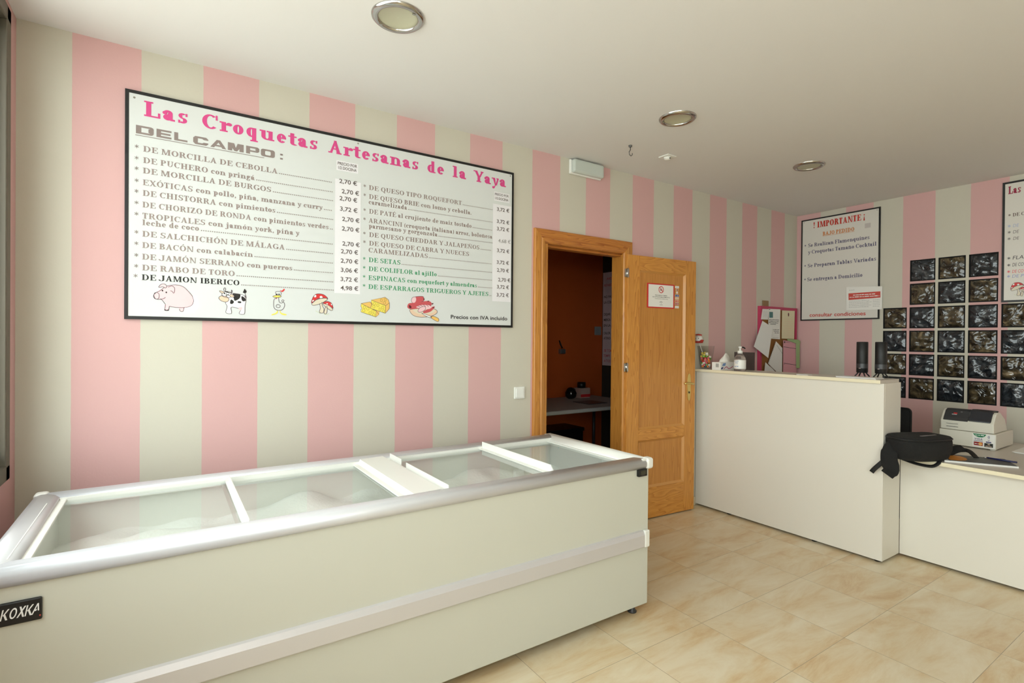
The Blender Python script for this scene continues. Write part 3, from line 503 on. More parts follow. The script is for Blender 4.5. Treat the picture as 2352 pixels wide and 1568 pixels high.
for q in ((.872, 1.006, .155, .747), (1.828, 1.964, .157, .76), (.878, .991, .792, .843), (1.836, 1.95, .78, .836)): Print(FB, .0124).rect(*q).build('price_sticker', 'strip', sg)
PRICES = [('2,70 €', .893, .986, .728), ('2,70 €', .906, .997, .677), ('2,70 €', .895, .987, .639), ('3,72 €', .898, .989, .585), ('2,70 €', .909, 1.0, .533), ('2,70 €', .908, 1.0, .483), ('2,70 €', .911, 1.002, .405), ('2,70 €', .904, .994, .364), ('2,70 €', .903, .995, .315), ('3,06 €', .904, .994, .267), ('3,72 €', .903, .994, .219), ('4,98 €', .903, .996, .173), ('3,72 €', 1.857, 1.948, .72), ('3,72 €', 1.857, 1.949, .645), ('3,72 €', 1.858, 1.949, .599), ('3,72 €', 1.86, 1.951, .464), ('3,72 €', 1.859, 1.949, .391), ('2,70 €', 1.861, 1.949, .342), ('2,70 €', 1.87, 1.96, .283), ('3,72 €', 1.862, 1.951, .238), ('3,72 €', 1.86, 1.95, .188)]
pr = Print(FB, .0132)
for s, a, b, v in PRICES: sans(pr, s, a, b, v, .0225, .012)
for s, a, b, v in (('PRECIO POR', .885, .985, .822), ('1/2 DOCENA', .887, .983, .8), ('PRECIO POR', 1.841, 1.943, .814), ('1/2 DOCENA', 1.845, 1.941, .789)): sans(pr, s, a, b, v, .0155, .01)
pr.build('price_lettering', 'price', sg)
sans(Print(FB, .0132), '4,68 €', 1.869, 1.96, .525, .023).build('thin_price_lettering', 'thin', sg)
sans(Print(FB, HB), 'Precios con IVA incluido', 1.544, 1.94, .041, .0235, .016).build('footer_lettering', 'ink', sg)
for a, b in ((.028, .945), (.99, .952), (1.955, .952)): Print(FB, HB).ell(a, b, .0045, .0045).build('screw_head', mat('screw', (150, 146, 138), .4, .6), sg)
PICS = [
('pig','f','pink',[1461,1452,1784,1526,2076,1465,2274,1274,2424,1079,2476,877,2427,670,2205,543,1791,525,1562,566,1358,790,1216,868,1029,886,1005,1026,1097,1159,1284,1326]),
('pig','s','line',[1461,1452,1784,1526,2076,1465,2274,1274,2424,1079]),
('pig','s','line',[1791,525,1562,566,1431,637,1287,843,1146,850,1029,886,993,1011,1086,1144,1214,1223,1355,1360,1461,1452]),
('pig','f','pink',[1005,1026,1039,1127,1121,1146,1192,1079,1192,938,1134,864,1052,887]),
('pig','S','line',[1005,1026,1039,1127,1121,1146,1192,1079,1192,938,1134,864,1052,887]),
('pig','f','pink',[1178,1382,1259,1510,1377,1538,1473,1453,1426,1364,1331,1409]),
('pig','S','line',[1178,1382,1259,1510,1377,1538,1473,1453,1426,1364,1331,1409]),
('pig','f','pink',[1521,1405,1664,1466,1761,1386,1762,1242,1726,1154,1665,1265,1593,1232]),
('pig','s','line',[1521,1405,1664,1466,1761,1386,1762,1242,1726,1154,1665,1236,1605,1247]),
('pig','f','pink',[1402,636,1432,394,1539,385,1569,572]),
('pig','s','line',[1431,637,1403,436,1404,379,1527,384,1569,566]),
('pig','f','black',[1396,436,1404,370,1542,365,1546,428,1468,396]),
('pig','f','pink',[1936,531,1974,374,2084,364,2132,534]),
('pig','s','line',[1948,526,1974,374,2084,364,2127,534]),
('pig','s','line',[2424,1079,2488,878,2427,655,2205,537,1791,519]),
('pig','d','black',[1456,1172]),
('pig','d','black',[1315,1243]),
('pig','s','line',[1216,868,1334,880,1428,951]),
('cow','f','paper',[3761,854,3945,1226,4213,1266,4513,1198,4611,1019,4572,680,4547,326,4329,317,4341,516,4191,601,3990,608,4005,336,3779,342,3829,646]),
('cow','S','line',[3761,854,3945,1226,4213,1266,4513,1198,4611,1019,4572,680,4547,326,4329,333,4382,518,4191,601,3990,608,4005,336,3778,357,3829,646]),
('cow','f','black',[4052,1247,4240,1274,4376,1221,4350,1066,4243,969,4135,933,4094,1053]),
('cow','f','black',[4431,1157,4569,1078,4597,957,4488,921,4427,1009]),
('cow','f','black',[3987,980,4108,886,4042,777,3948,803]),
('cow','f','black',[4284,910,4406,901,4393,830,4271,843]),
('cow','f','pink',[4300,606,4449,637,4436,520,4355,502]),
('cow','f','paper',[3639,1268,3864,1357,3998,1275,3919,1073,3707,1092]),
('cow','S','line',[3639,1283,3864,1357,3985,1274,3919,1058,3641,1118]),
('cow','f','black',[3752,1365,3944,1302,3918,1270,3731,1319]),
('cow','f','black',[3779,1292,3812,1128,3773,1120]),
('cow','f','tan',[3510,1081,3627,1132,3839,1084,3894,951,3788,855,3603,891,3497,990]),
('cow','S','line',[3510,1081,3627,1132,3839,1084,3894,951,3788,855,3603,891,3497,990]),
('cow','f','tan',[3507,1356,3639,1343,3705,1287,3600,1260]),
('cow','S','line',[3507,1356,3639,1343,3705,1287,3600,1260]),
('cow','f','tan',[3918,1179,4025,1216,4120,1130,3999,1093]),
('cow','S','line',[3918,1179,4025,1216,4120,1130,3999,1093]),
('cow','s','line',[3705,1362,3678,1451,3730,1515,3762,1456,3752,1365]),
('cow','s','line',[3944,1287,3997,1335,3997,1426,4037,1368,3998,1275]),
('cow','d','black',[3721,1249]),
('cow','d','black',[3860,1191]),
('cow','s','line',[4568,1201,4624,1081,4567,1324]),
('cow','f','black',[4552,1507,4635,1389,4581,1309,4485,1334,4511,1412]),
('hen','S','line',[5841,1053,5956,1154,6029,1221,6075,970,6164,911,6282,948,6327,791,6225,595,6020,555,5844,674]),
('hen','s','line',[5941,1279,5910,1436,6041,1475,6159,1419,6117,1226]),
('hen','s','line',[6178,975,6221,1073,6296,1045,6222,961]),
('hen','S','line',[5945,789,6017,834,6121,781,6077,684,5960,695]),
('hen','f','yellow',[5781,1213,5955,1286,6146,1266,6132,1211,5956,1169]),
('hen','S','line',[5781,1213,5955,1286,6146,1266,6132,1211,5956,1169]),
('hen','f','red',[6094,1542,6188,1522,6291,1618,6321,1572,6247,1472,6174,1467]),
('hen','f','red',[5913,1104,5991,1171,5971,1123]),
('hen','d','black',[5969,1328]),
('hen','d','black',[6066,1334]),
('hen','f','yellow',[5976,522,6014,523,5992,395,5774,299,5736,339,5919,424]),
('hen','f','yellow',[6093,526,6132,528,6168,434,6390,379,6400,321,6257,326,6124,400]),
('mushrooms','f','cream',[7973,1076,8079,1082,8126,850,8203,697,8144,491,7978,532,8021,751]),
('mushrooms','S','line',[7973,1076,8079,1082,8126,850,8203,697,8144,491,7978,532,8021,751]),
('mushrooms','f','cream',[7603,934,7764,1112,8032,1220,8365,1253,8335,1157,8035,970,7707,862]),
('mushrooms','S','line',[7603,934,7764,1112,8032,1220,8365,1253,8335,1157,8035,970,7707,862]),
('mushrooms','f','red',[7602,965,7630,1198,7761,1407,7970,1465,8212,1417,8396,1239,8183,1265,7883,1196]),
('mushrooms','S','line',[7602,965,7630,1198,7761,1407,7970,1465,8212,1417,8396,1239,8183,1265,7883,1196]),
('mushrooms','F','paper',[7717,1358,7806,1394,7816,1301,7733,1272]),
('mushrooms','F','paper',[7986,1311,8061,1362,8137,1288,8032,1245]),
('mushrooms','F','paper',[7631,1105,7690,1139,7705,1094,7631,1044]),
('mushrooms','f','cream',[8293,826,8369,798,8327,482,8205,493]),
('mushrooms','S','line',[8293,826,8369,798,8327,482,8205,493]),
('mushrooms','f','cream',[8140,960,8338,938,8553,806,8646,684,8555,633,8339,765]),
('mushrooms','S','line',[8140,960,8338,938,8553,806,8646,684,8555,633,8339,765]),
('mushrooms','f','red',[8155,982,8245,1074,8428,1090,8582,997,8661,748,8522,836,8338,938]),
('mushrooms','S','line',[8155,982,8245,1074,8428,1090,8582,997,8661,748,8522,836,8338,938]),
('mushrooms','F','paper',[8307,999,8398,988,8368,939]),
('mushrooms','F','paper',[8545,979,8607,951,8577,902]),
('mushrooms','s','grass',[7799,587,7979,485,8009,439]),
('mushrooms','s','grass',[8190,446,8342,420,8464,488]),
('cheese','P','orange',[10121,1064,10599,1176,11039,883,10940,697]),
('cheese','P','yellow',[10121,1064,10940,697,10926,366,10109,615,10172,813,10106,907]),
('cheese','P','orange',[10940,697,11142,788,11111,521,10926,366]),
('cheese','L','line',[10599,1176,10121,1064,10106,907,10172,813,10107,745,10109,615,10926,366,11094,504]),
('cheese','l','line',[10121,1064,10940,697,10926,366]),
('cheese','P','orange',[10665,1278,11444,1462,11619,1310,11673,1145,11466,1002]),
('cheese','P','yellow',[10665,1278,11466,1002,11453,584,10653,817,10717,1066,10666,1130]),
('cheese','P','orange',[11466,1002,11672,1162,11693,878,11453,584]),
('cheese','L','line',[11466,1002,10665,1278,11444,1462,11618,1344,11690,1146,11676,844,11453,584,10653,817,10651,932,10734,1051,10666,1130,10665,1278]),
('cheese','l','line',[11672,1162,11466,1002,11453,584]),
('cheese','o','hole',[10303,877]),
('cheese','o','hole',[10486,800]),
('cheese','o','hole',[10262,702]),
('cheese','o','hole',[10765,680]),
('cheese','o','hole',[10605,575]),
('cheese','o','hole',[10807,484]),
('cheese','o','hole',[11031,1009]),
('cheese','o','hole',[10809,922]),
('cheese','o','hole',[11312,895]),
('cheese','o','hole',[11153,795]),
('cheese','o','hole',[11356,703]),
('cheese','o','hole',[11223,1283]),
('cheese','o','hole',[11439,1328]),
('cheese','o','hole',[11396,1155]),
('cheese','o','hole',[10844,1089]),
('cold_cuts','f','tan',[12869,791,13087,886,14021,978,14482,892,14542,717,14217,529,13574,437,13091,524]),
('cold_cuts','S','line',[12869,791,13087,886,14021,978,14482,892,14542,717,14217,529,13574,437,13091,524]),
('cold_cuts','f','cream',[13070,816,13457,919,14212,951,14444,837,14101,648,13460,607]),
('cold_cuts','f','meat',[13007,1502,13190,1581,13636,1623,13712,1505,13676,1346,13121,1215,12973,1311]),
('cold_cuts','f','pink',[12954,1345,13044,1538,13209,1565,13248,1394,13157,1234,13011,1203]),
('cold_cuts','S','line',[13007,1502,13190,1581,13636,1623,13712,1505,13676,1346,13121,1215,12973,1311]),
('cold_cuts','f','meat',[12722,991,12810,1183,13084,1230,13490,1302,14016,1381,14209,1232,14020,1013,13271,911,12868,877]),
('cold_cuts','f','dark',[12812,1063,12902,1084,12977,967,12868,911]),
('cold_cuts','f','meat',[13683,754,13870,867,14326,1079,14384,1011,14137,772,13759,670]),
('cold_cuts','f','pink',[13271,980,13492,1111,13792,1143,14133,1123,14211,1021,13946,905]),
('cold_cuts','f','pink',[13365,811,13494,973,13717,1052,13831,1005,13795,863,13571,733,13403,726]),
('cold_cuts','S','line',[13365,811,13494,973,13717,1052,13831,1005,13795,863,13571,733,13403,726]),
('cold_cuts','s','line',[13344,1053,13493,1025]),
('cold_cuts','s','line',[13492,1122,13642,1066]),
('cold_cuts','s','line',[13679,1155,13830,1057]),
('cold_cuts','s','line',[13867,1164,14020,1048]),
('cold_cuts','s','line',[14019,1171,14172,1090]),
('cold_cuts','f','dark',[13712,1540,13769,1456,13694,1434]),
('cold_cuts','f','dark',[13940,1377,14054,1393,13979,1326]),
('cold_cuts','f','dark',[14208,1250,14323,1266,14248,1181]),
('cold_cuts','f','dark',[14268,1041,14384,1029,14288,972]),
('cold_cuts','f','paper',[13609,647,13684,650,14179,492,14141,421,13837,516]),
('cold_cuts','S','line',[13609,647,13684,650,14179,492,14141,421,13837,516]),
('cold_cuts','f','orange',[14160,474,14332,515,14623,401,14664,278,14567,215,14218,388]),
('cold_cuts','S','line',[14160,474,14332,515,14623,401,14664,278,14567,215,14218,388]),
]

def picture(fr, h, parent, data):
    inks = {}; n = 0
    for nm, k, c, q in data:
        p = [(q[i]/1e4, q[i+1]/1e4) for i in range(0, len(q), 2)]; n += 1; dh = n*2.5e-5
        pr = inks.setdefault(c, Print(fr, h))
        if k in 'fF': pr.poly(smooth_pts(p, True), dh)
        elif k == 'P': pr.poly(p, dh)
        elif k in 'sS': pr.line(smooth_pts(p, k == 'S'), .0022, k == 'S', dh)
        elif k in 'lL': pr.line(p, .002, k == 'L', dh)
        elif k == 'd': pr.ell(p[0][0], p[0][1], .0032, .0036, 10, dh)
        elif k == 'o': pr.line([(p[0][0]+.0065*math.cos(i*PI/6), p[0][1]+.0075*math.sin(i*PI/6)) for i in range(12)], .0016, True, dh)
    root = None
    for c, pr in inks.items():
        o = pr.build(data[0][0]+'_picture' if root is None else data[0][0]+'_ink', c, parent if root is None else root)
        root = root or o
    return root
for nm in ('pig', 'cow', 'hen', 'mushrooms', 'cheese', 'cold_cuts'): picture(FB, HB, sg, [q for q in PICS if q[0] == nm])

FR = lambda y, z: Frame((X1, y, z), (0, -1, 0), (0, 0, 1), (-1, 0, 0))
F2 = FR(-.0525, 1.5685); INK.update({'crimson': (196, 44, 30), 'amber': (206, 130, 70), 'violet': (88, 84, 116), 'brick': (196, 76, 66), 'tagg': (196, 188, 184), 'wine': (150, 22, 60), 'brown': (90, 66, 60), 'pale_blue': (170, 182, 210), 'penblack': (60, 56, 60), 'pengrey': (110, 104, 102), 'penred': (224, 80, 90), 'penblue': (150, 156, 200), 'banner': (206, 78, 66), 'lightgrey': (186, 184, 182), 'teal': (70, 120, 120), 'signred': (204, 40, 44), 'midgrey': (120, 116, 112), 'navy': (40, 50, 110)})
s2 = board('notice_board', 'white important notice board listing orders in black frame in the corner', 'sign', F2, .674, .975, M_SIGN2, .01, .008)
serif(Print(F2, .0108), '! IMPORTANTE ¡', .108, .564, .886, .056, .27, .09).build('heading_lettering', 'crimson', s2)
pr = serif(Print(F2, .0108), 'BAJO PEDIDO', .196, .473, .801, .036, .25, .12); pr.rect(.197, .473, .795, .7975); pr.build('subheading_lettering', 'amber', s2)
pr = Print(F2, .0108)
for s, a, b, v in (('Se Realizan Flamenquines', .062, .597, .709), ('y Croquetas Tamaño Cocktail', .063, .652, .643), ('Se Preparan Tablas Variadas', .06, .651, .512), ('Se entregan a Domicilio', .057, .544, .379)):
    serif(pr, s, a, b, v, .035, .2, .08)
    if s[0] == 'S': star(pr, .036, v+.02, .009, .003)
pr.build('item_lettering', 'violet', s2)
sans(Print(F2, .0108), 'consultar condiciones', .083, .572, .033, .036, .02).build('footer_lettering', 'brick', s2)
pr = Print(F2, .0108); pr.rect(.557, .603, .81, .852); pr.build('price_tag', 'tagg', s2)
for a, b in ((.022, .955), (.652, .955)): Print(F2, .0108).ell(a, b, .004, .004).build('screw_head', mat('screw', (150, 146, 138), .4, .6), s2)
o = thing('paper_notice', 'small white paper notice with red banner taped over the lower corner of the notice board', 'notice', F2.p(.557, .08, .016))
q = [(.4126, .2958), (.7023, .281), (.7013, .0791), (.414, .0834)]
MB().add([F2.p(a, b, h) for h in (.0145, .0155) for a, b in q], [(0, 1, 2, 3), (4, 5, 6, 7), (0, 1, 5, 4), (1, 2, 6, 5), (2, 3, 7, 6), (3, 0, 4, 7)]).build('sheet', M_PAPERW, o)
pr = Print(F2, .0162); pr.poly([(.4317, .2357), (.6878, .2374), (.6885, .183), (.4326, .1753)]); pr.build('banner', 'banner', o)
pr = Print(F2, .0166); scribble(pr, .47, .65, .214, .009, 1.6, 3); scribble(pr, .44, .68, .196, .009, 1.6, 4); pr.build('banner_lettering', 'paper', o)
pr = Print(F2, .0162)
for i in range(5): scribble(pr, .436, .60+(i % 2)*.02, .162-i*.014, .005, 1.5, i+9); scribble(pr, .63, .685, .162-i*.014, .005, 1.5, i+29)
scribble(pr, .437, .48, .262, .006); pr.build('small_print', 'lightgrey', o)
MB().add([F2.p(a, b, h) for h in (.0156, .016) for a, b in ((.65, .275), (.72, .275), (.72, .298), (.65, .298))], [(4, 5, 6, 7)]).build('sticky_tape', M_CLEAR, o)
F3 = FR(-1.5365, 1.671)
s3 = board('menu_board', 'white hand-lettered menu board with a toadstool hung above the glass blocks', 'sign', F3, .72, .883, M_SIGN2, .01, .010)
serif(Print(F3, .0108), 'Las', .0265, .0975, .796, .056, .25, .1).build('heading_lettering', 'wine', s3)
pr = Print(F3, .0108); serif(pr, 'DE C', .0535, .118, .626, .025, .2, .07); star(pr, .036, .64, .008, .0025); pr.build('item_lettering', 'brown', s3)
for nm, s, a, b, v, c in (('pale_blue', 'DE', .0555, .0885, .547, .024), ('pengrey', 'DE', .0565, .0895, .501, .024), ('pengrey', 'DE', .0575, .0905, .453, .023), ('penblack', 'FLA', .0565, .1155, .309, .028), ('penblack', 'DE CO', .0555, .1165, .258, .026), ('penred', 'DE CO', .0545, .1165, .210, .024), ('penblue', 'DE P', .0545, .1175, .175, .024)):
    pr = Print(F3, .0108); sans(pr, s, a, b, v, c, 0, .15); star(pr, .0355, v+.012, .010, .003); pr.build('handwritten_line', nm, s3)
ms = []
for nm, k, c, q in PICS:
    if nm == 'mushrooms':
        qq = list(q)
        for i in range(0, len(qq), 2): qq[i] = (qq[i]-7590)*.88+480; qq[i+1] = (qq[i+1]-420)*1.0+340
        ms.append((nm, k, c, qq))
picture(F3, .0108, s3, ms)

# signs on the door leaf
FL = leaf_frame(.012)
o = thing('no_smoking_sign', 'white no smoking sign with red border stuck on the open wooden door', 'sign', FL.p(.345, 1.609, .002))
MB().add([FL.p(a, b, h) for h in (0, .003) for a, b in ((.203, 1.609), (.489, 1.609), (.489, 1.797), (.203, 1.797))], [(0, 1, 2, 3), (4, 5, 6, 7), (0, 1, 5, 4), (1, 2, 6, 5), (2, 3, 7, 6), (3, 0, 4, 7)]).build('red_border', ink('signred'), o)
pr = Print(FL, .0034); pr.rect(.215, .477, 1.618, 1.788); pr.build('white_panel', M_PAPERW, o)
pr = Print(FL, .0038); cx, cy = .346, 1.752
for i in range(24):
    a, b = 2*PI*i/24, 2*PI*(i+1)/24
    pr.poly([(cx+.027*math.cos(a), cy+.027*math.sin(a)), (cx+.027*math.cos(b), cy+.027*math.sin(b)), (cx+.0215*math.cos(b), cy+.0215*math.sin(b)), (cx+.0215*math.cos(a), cy+.0215*math.sin(a))])
pr.line([(cx-.017, cy+.017), (cx+.017, cy-.017)], .0055, dh=.0004); pr.build('no_smoking_symbol', 'signred', o)
pr = Print(FL, .0038); pr.rect(cx-.014, cx+.012, cy-.006, cy-.001); pr.line(smooth_pts([(cx+.004, cy+.002), (cx+.01, cy+.008), (cx+.002, cy+.012), (cx+.009, cy+.018)], False), .0015); pr.build('cigarette_symbol', 'ink', o)
pr = Print(FL, .0038); sans(pr, 'PROHIBIDO FUMAR', .283, .411, 1.703, .0085, .006); sans(pr, 'EN ESTE ESTABLECIMIENTO', .258, .437, 1.690, .0085, .006); scribble(pr, .28, .42, 1.679, .003, 1.5, 3); pr.build('lettering', 'ink', o)
pr = Print(FL, .0038)
for r_ in (.014, .0095, .005): pr.line([(.346+r_*1.1*math.cos(t*PI/8), 1.651+r_*.8*math.sin(t*PI/8)) for t in range(9)], .0016)
pr.rect(.344, .348, 1.642, 1.647); scribble(pr, .332, .362, 1.633, .004, 1.5, 5); pr.build('crest', 'midgrey', o)
lab = ['white', 'clear brown', 'pinkish', 'blue and white', 'grey', 'red and grey', 'red and green', 'white']
for i, (c, z) in enumerate((('paper', 1.772), ('tan', 1.750), ('tan', 1.729), ('pale_blue', 1.705), ('tan', 1.684), ('tan', 1.662), ('lightgrey', 1.640), ('paper', 1.615))):
    a0 = .499 if i not in (1, 2) else .508
    s_ = thing('door_sticker', '%s sticker, number %s down the strip beside the no smoking sign'.replace('number ', '') % (lab[i], ['topmost', 'second', 'third', 'fourth', 'fifth', 'sixth', 'seventh', 'lowest'][i]), 'sticker', FL.p(.52, z, .001), 'small stickers down the door')
    wd = .042 if i not in (1, 2) else .024
    MB().add([FL.p(a, b, h) for h in (0, .0012) for a, b in ((a0, z), (a0+wd, z), (a0+wd, z+.0175), (a0, z+.0175))], [(4, 5, 6, 7), (0, 1, 5, 4), (1, 2, 6, 5), (2, 3, 7, 6), (3, 0, 4, 7)]).build('backing', ink(c), s_)
    pr = Print(FL, .0017)
    if i in (0, 7, 4): scribble(pr, a0+.006, a0+.036, z+.006, .005, 1.3, i)
    elif i == 1: pr.ell(a0+.012, z+.009, .006, .006)
    elif i == 2: pr.rect(a0+.004, a0+.02, z+.003, z+.014)
    else: pr.rect(a0+.004, a0+.018, z+.003, z+.014); pr.ell(a0+.031, z+.009, .006, .006)
    pr.build('print', {3: 'navy', 5: 'signred', 6: 'signred', 1: 'dark', 2: 'paper'}.get(i, 'lightgrey'), s_)

# ================================================================ glass blocks in the right wall
rown = ['top row', 'second row', 'third row', 'fourth row', 'fifth row', 'bottom row']; coln = ['first', 'second', 'third', 'fourth', 'fifth']
def block_mesh(k, j):
    y0, y1 = BY[k]; z0, z1 = BZ[j]; e = .010; q = random.Random(k*17+j*5); n = 15
    o_ = Vector((q.uniform(0, 40), q.uniform(0, 40), q.uniform(0, 40)))
    mb = MB(); vs, fs = [], []
    for a in range(n+1):
        for b in range(n+1):
            u, v = a/n, b/n; y = y1-e-(y1-y0-2*e)*u; z = z0+e+(z1-z0-2*e)*v
            edge = min(1, min(u, 1-u, v, 1-v)*6)
            d = noise.noise(Vector((u*3.2, v*3.2, 0))+o_)*.009+noise.noise(Vector((u*8, v*8, 3))+o_)*.003
            vs.append((X1+.006-edge*(d+.004), y, z))
    for a in range(n):
        for b in range(n): i = a*(n+1)+b; fs.append((i, i+1, i+n+2, i+n+1))
    mb.add(vs, fs, True); rim = MB()
    for a0, a1, b0, b1 in ((y0, y1, z0, z0+e), (y0, y1, z1-e, z1), (y0, y0+e, z0+e, z1-e), (y1-e, y1, z0+e, z1-e)): rim.box(X1+.004, X1+.09, a0, a1, b0, b1)
    return mb, rim
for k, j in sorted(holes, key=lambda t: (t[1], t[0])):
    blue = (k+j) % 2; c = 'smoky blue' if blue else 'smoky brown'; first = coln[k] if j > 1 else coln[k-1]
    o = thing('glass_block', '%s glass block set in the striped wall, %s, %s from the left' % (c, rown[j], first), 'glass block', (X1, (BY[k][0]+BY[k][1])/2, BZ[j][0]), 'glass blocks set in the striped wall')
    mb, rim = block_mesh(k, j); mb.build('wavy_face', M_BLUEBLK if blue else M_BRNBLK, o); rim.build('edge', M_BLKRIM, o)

# ================================================================ ceiling and wall fittings
for i, (x, y) in enumerate(((1.421, -.85), (3.051, -.85), (4.448, -.853))):
    o = thing('recessed_ceiling_light', ['large round ceiling downlight nearest the window above the menu board', 'middle round chrome ceiling downlight in front of the doorway', 'round chrome ceiling downlight farthest back near the notice board'][i], 'ceiling light', (x, y, H), 'round downlights in the ceiling')
    MB().lathe([(.074, H-.001), (.074, H-.008), (.080, H-.013), (.092, H-.012), (.100, H-.005), (.101, H)], (x, y, 0), 48, caps=False).build('chrome_ring', M_CHROME, o)
    MB().lathe([(.001, H-.0035), (.060, H-.0035), (.066, H-.006), (.0745, H-.004)], (x, y, 0), 40, caps=False).build('frosted_glass', mat('frosted_glass', (188, 186, 160), .3), o)
    for a in (2.2, 5.2): MB().box(x+.078*math.cos(a)-.006, x+.078*math.cos(a)+.006, y+.078*math.sin(a)-.004, y+.078*math.sin(a)+.004, H-.0145, H-.008).build('clip', M_CHROME, o)
o = thing('emergency_light', 'pale oblong emergency light on the striped wall above the doorway', 'light', (3.115, 0, 2.498))
B(2.972, 3.258, -.022, 0, 2.494, 2.594).build('housing', M_WPLAS, o, bevel=.008)
B(2.976, 3.254, -.058, -.018, 2.498, 2.590).build('diffuser', mat('emergency_diffuser', (198, 206, 200), .3), o, bevel=.016, seg=4)
o = thing('light_switch', 'square white light switch on the striped wall left of the door casing', 'switch', (2.578, 0, .98))
B(2.538, 2.618, -.010, 0, .979, 1.056).build('plate', M_WPLAS, o, bevel=.004); B(2.549, 2.607, -.014, -.008, .989, 1.046).build('rocker', M_WPLAS, o, bevel=.002)
o = MB().lathe([(.0, H-.012), (.010, H-.010), (.012, H)], (3.14, -.41, 0), 16).tube([(3.14, -.41, H-.008), (3.141, -.41, H-.028), (3.130, -.41, H-.042), (3.133, -.41, H-.06), (3.146, -.41, H-.066), (3.158, -.41, H-.056), (3.158, -.41, H-.046)], .0028, 8).build('ceiling_hook', M_STEEL, loc=(3.14, -.41, H)); tag(o, 'small metal hook screwed into the ceiling above the doorway', 'hook')
o = thing('motion_sensor', 'flat square white sensor on the ceiling right of the small hook', 'sensor', (3.488, -.412, H))
B(3.448, 3.532, -.453, -.370, H-.008, H).build('plate', M_WPLAS, o, bevel=.003); MB().lathe([(.0, H-.026), (.014, H-.025), (.022, H-.018), (.024, H-.006)], (3.488, -.412, 0), 20).build('dome', M_WPLAS, o); MB().ball((3.488, -.434, H-.018), .0045, 8).build('lens', M_BLACK, o)
o = tag(B(.583, .592, -.004, 0, 2.386, 2.388).box(.583, .585, -.004, 0, 2.376, 2.388).build('wall_hook', M_STEEL, loc=(.585, 0, 2.38)), 'tiny metal hook in the pink stripe above the menu board corner', 'hook')

# ================================================================ the chest freezer
FX0, FX1, FY0, FY1, FZ = .29, 2.70, -.985, -.20, .776
fz = thing('chest_freezer', 'long white chest freezer with sliding glass lids below the menu board', 'freezer', ((FX0+FX1)/2, (FY0+FY1)/2, 0))
mb = MB().box(FX0+.01, FX1-.005, FY0, FY0+.045, .05, .735).box(FX0+.01, FX1-.005, FY1-.04, FY1, .05, .735).box(FX0+.01, FX0+.055, FY0+.045, FY1-.04, .05, .735).box(FX1-.05, FX1-.005, FY0+.045, FY1-.04, .05, .735).box(FX0+.055, FX1-.05, FY0+.045, FY1-.04, .05, .09)
mb.build('cabinet', M_FZ, fz, bevel=.003)
mb = MB(); n, m_ = 110, 34; vs, fs = [], []                     # frosted white inner tub, uneven
for i in range(n+1):
    for j in range(m_+1):
        x = FX0+.06+(FX1-.11-FX0)*i/n; y = FY0+.05+(FY1-FY0-.095)*j/m_
        e = min(1, min(i, n-i)/3, min(j, m_-j)/2)
        vs.append((x, y, .60+.10*e*noise.noise(Vector((x*2.1, y*4, 1)))+.03*noise.noise(Vector((x*7, y*7, 4)))))
for i in range(n):
    for j in range(m_): a = i*(m_+1)+j; fs.append((a, a+1, a+m_+2, a+m_+1))
mb.add(vs, fs, True); mb.build('frosted_liner', mat('frost', (240, 241, 238), .45, bump=.35, bscale=70), fz)
MB().box(FX0+.055, FX1-.05, FY0+.045, FY0+.05, .45, .735).box(FX0+.055, FX1-.05, FY1-.045, FY1-.04, .38, .735).box(FX0+.055, FX0+.06, FY0+.05, FY1-.045, .38, .735).box(FX1-.055, FX1-.05, FY0+.05, FY1-.045, .38, .735).build('liner_wall', mat('liner', (232, 232, 226), .5), fz)
def rimprof(s_, y): return [(y, .726), (y-s_*.010, .730), (y-s_*.016, .742), (y-s_*.016, .758), (y-s_*.008, .771), (y+s_*.008, .776), (y+s_*.052, .775), (y+s_*.066, .768), (y+s_*.070, .742), (y+s_*.030, .726)]
MB().prism(rimprof(1, FY0), FX0+.01, FX1-.035, lambda u, v, a: (a, u, v), True).build('front_rim', M_ALU, fz, bevel=0)
MB().prism(rimprof(-1, FY1), FX0+.01, FX1-.035, lambda u, v, a: (a, u, v), True).build('back_rim', M_ALU, fz)
MB().prism(rimprof(1, FX0), FY0+.006, FY1-.006, lambda u, v, a: (u, a, v), True).build('end_rim', M_ALU, fz)
pf = [(FX1-.085, .745), (FX1-.085, .757), (FX1-.062, .766), (FX1-.055, .775), (FX1-.012, .777), (FX1+.006, .770), (FX1+.013, .755), (FX1+.012, .735), (FX1+.004, .728), (FX1-.05, .728)]
MB().prism(pf, FY0-.010, FY1+.010, lambda u, v, a: (u, a, v), True).build('end_rim', M_WPLAS, fz)
for y0, y1 in ((FY0-.018, FY0+.03), (FY1-.03, FY1+.018)):
    B(FX0-.014, FX0+.03, y0, y1, .727, .779).build('rim_corner', M_WPLAS, fz, bevel=.012, seg=4)
B(FX1-.034, FX1+.014, FY0-.019, FY0+.03, .724, .780).build('rim_corner', M_WPLAS, fz, bevel=.014, seg=4)
IY0, IY1 = FY0+.068, FY1-.066
def lid(x0, x1, z, nm):
    g = B(x0, x1, IY0, IY1, z-.002, z+.002).build('glass_lid', M_LID, fz)
    return g
M_LIDF = mat('lid_frame', (232, 232, 226), .35)
g = lid(.355, .915, .752, ''); B(.352, .378, IY0, IY1, .752, .760).box(.330, .352, IY0+.12, IY1-.06, .750, .755).build('lid_edge', M_LIDF, g, bevel=.002)
B(.334, .337, IY0+.0, IY1-.10, .752, .776).build('lid_handle', M_LIDF, g)
MB().box(.890, .905, IY0, IY1, .7545, .759).box(.904, .907, IY0, IY1-.03, .7545, .778).build('lid_handle', M_LIDF, g)
g = lid(.875, 1.475, .745, ''); 
g = lid(1.595, 2.165, .752, ''); B(1.600, 1.618, IY0, IY1, .754, .758).build('lid_edge', M_LIDF, g, bevel=.001)
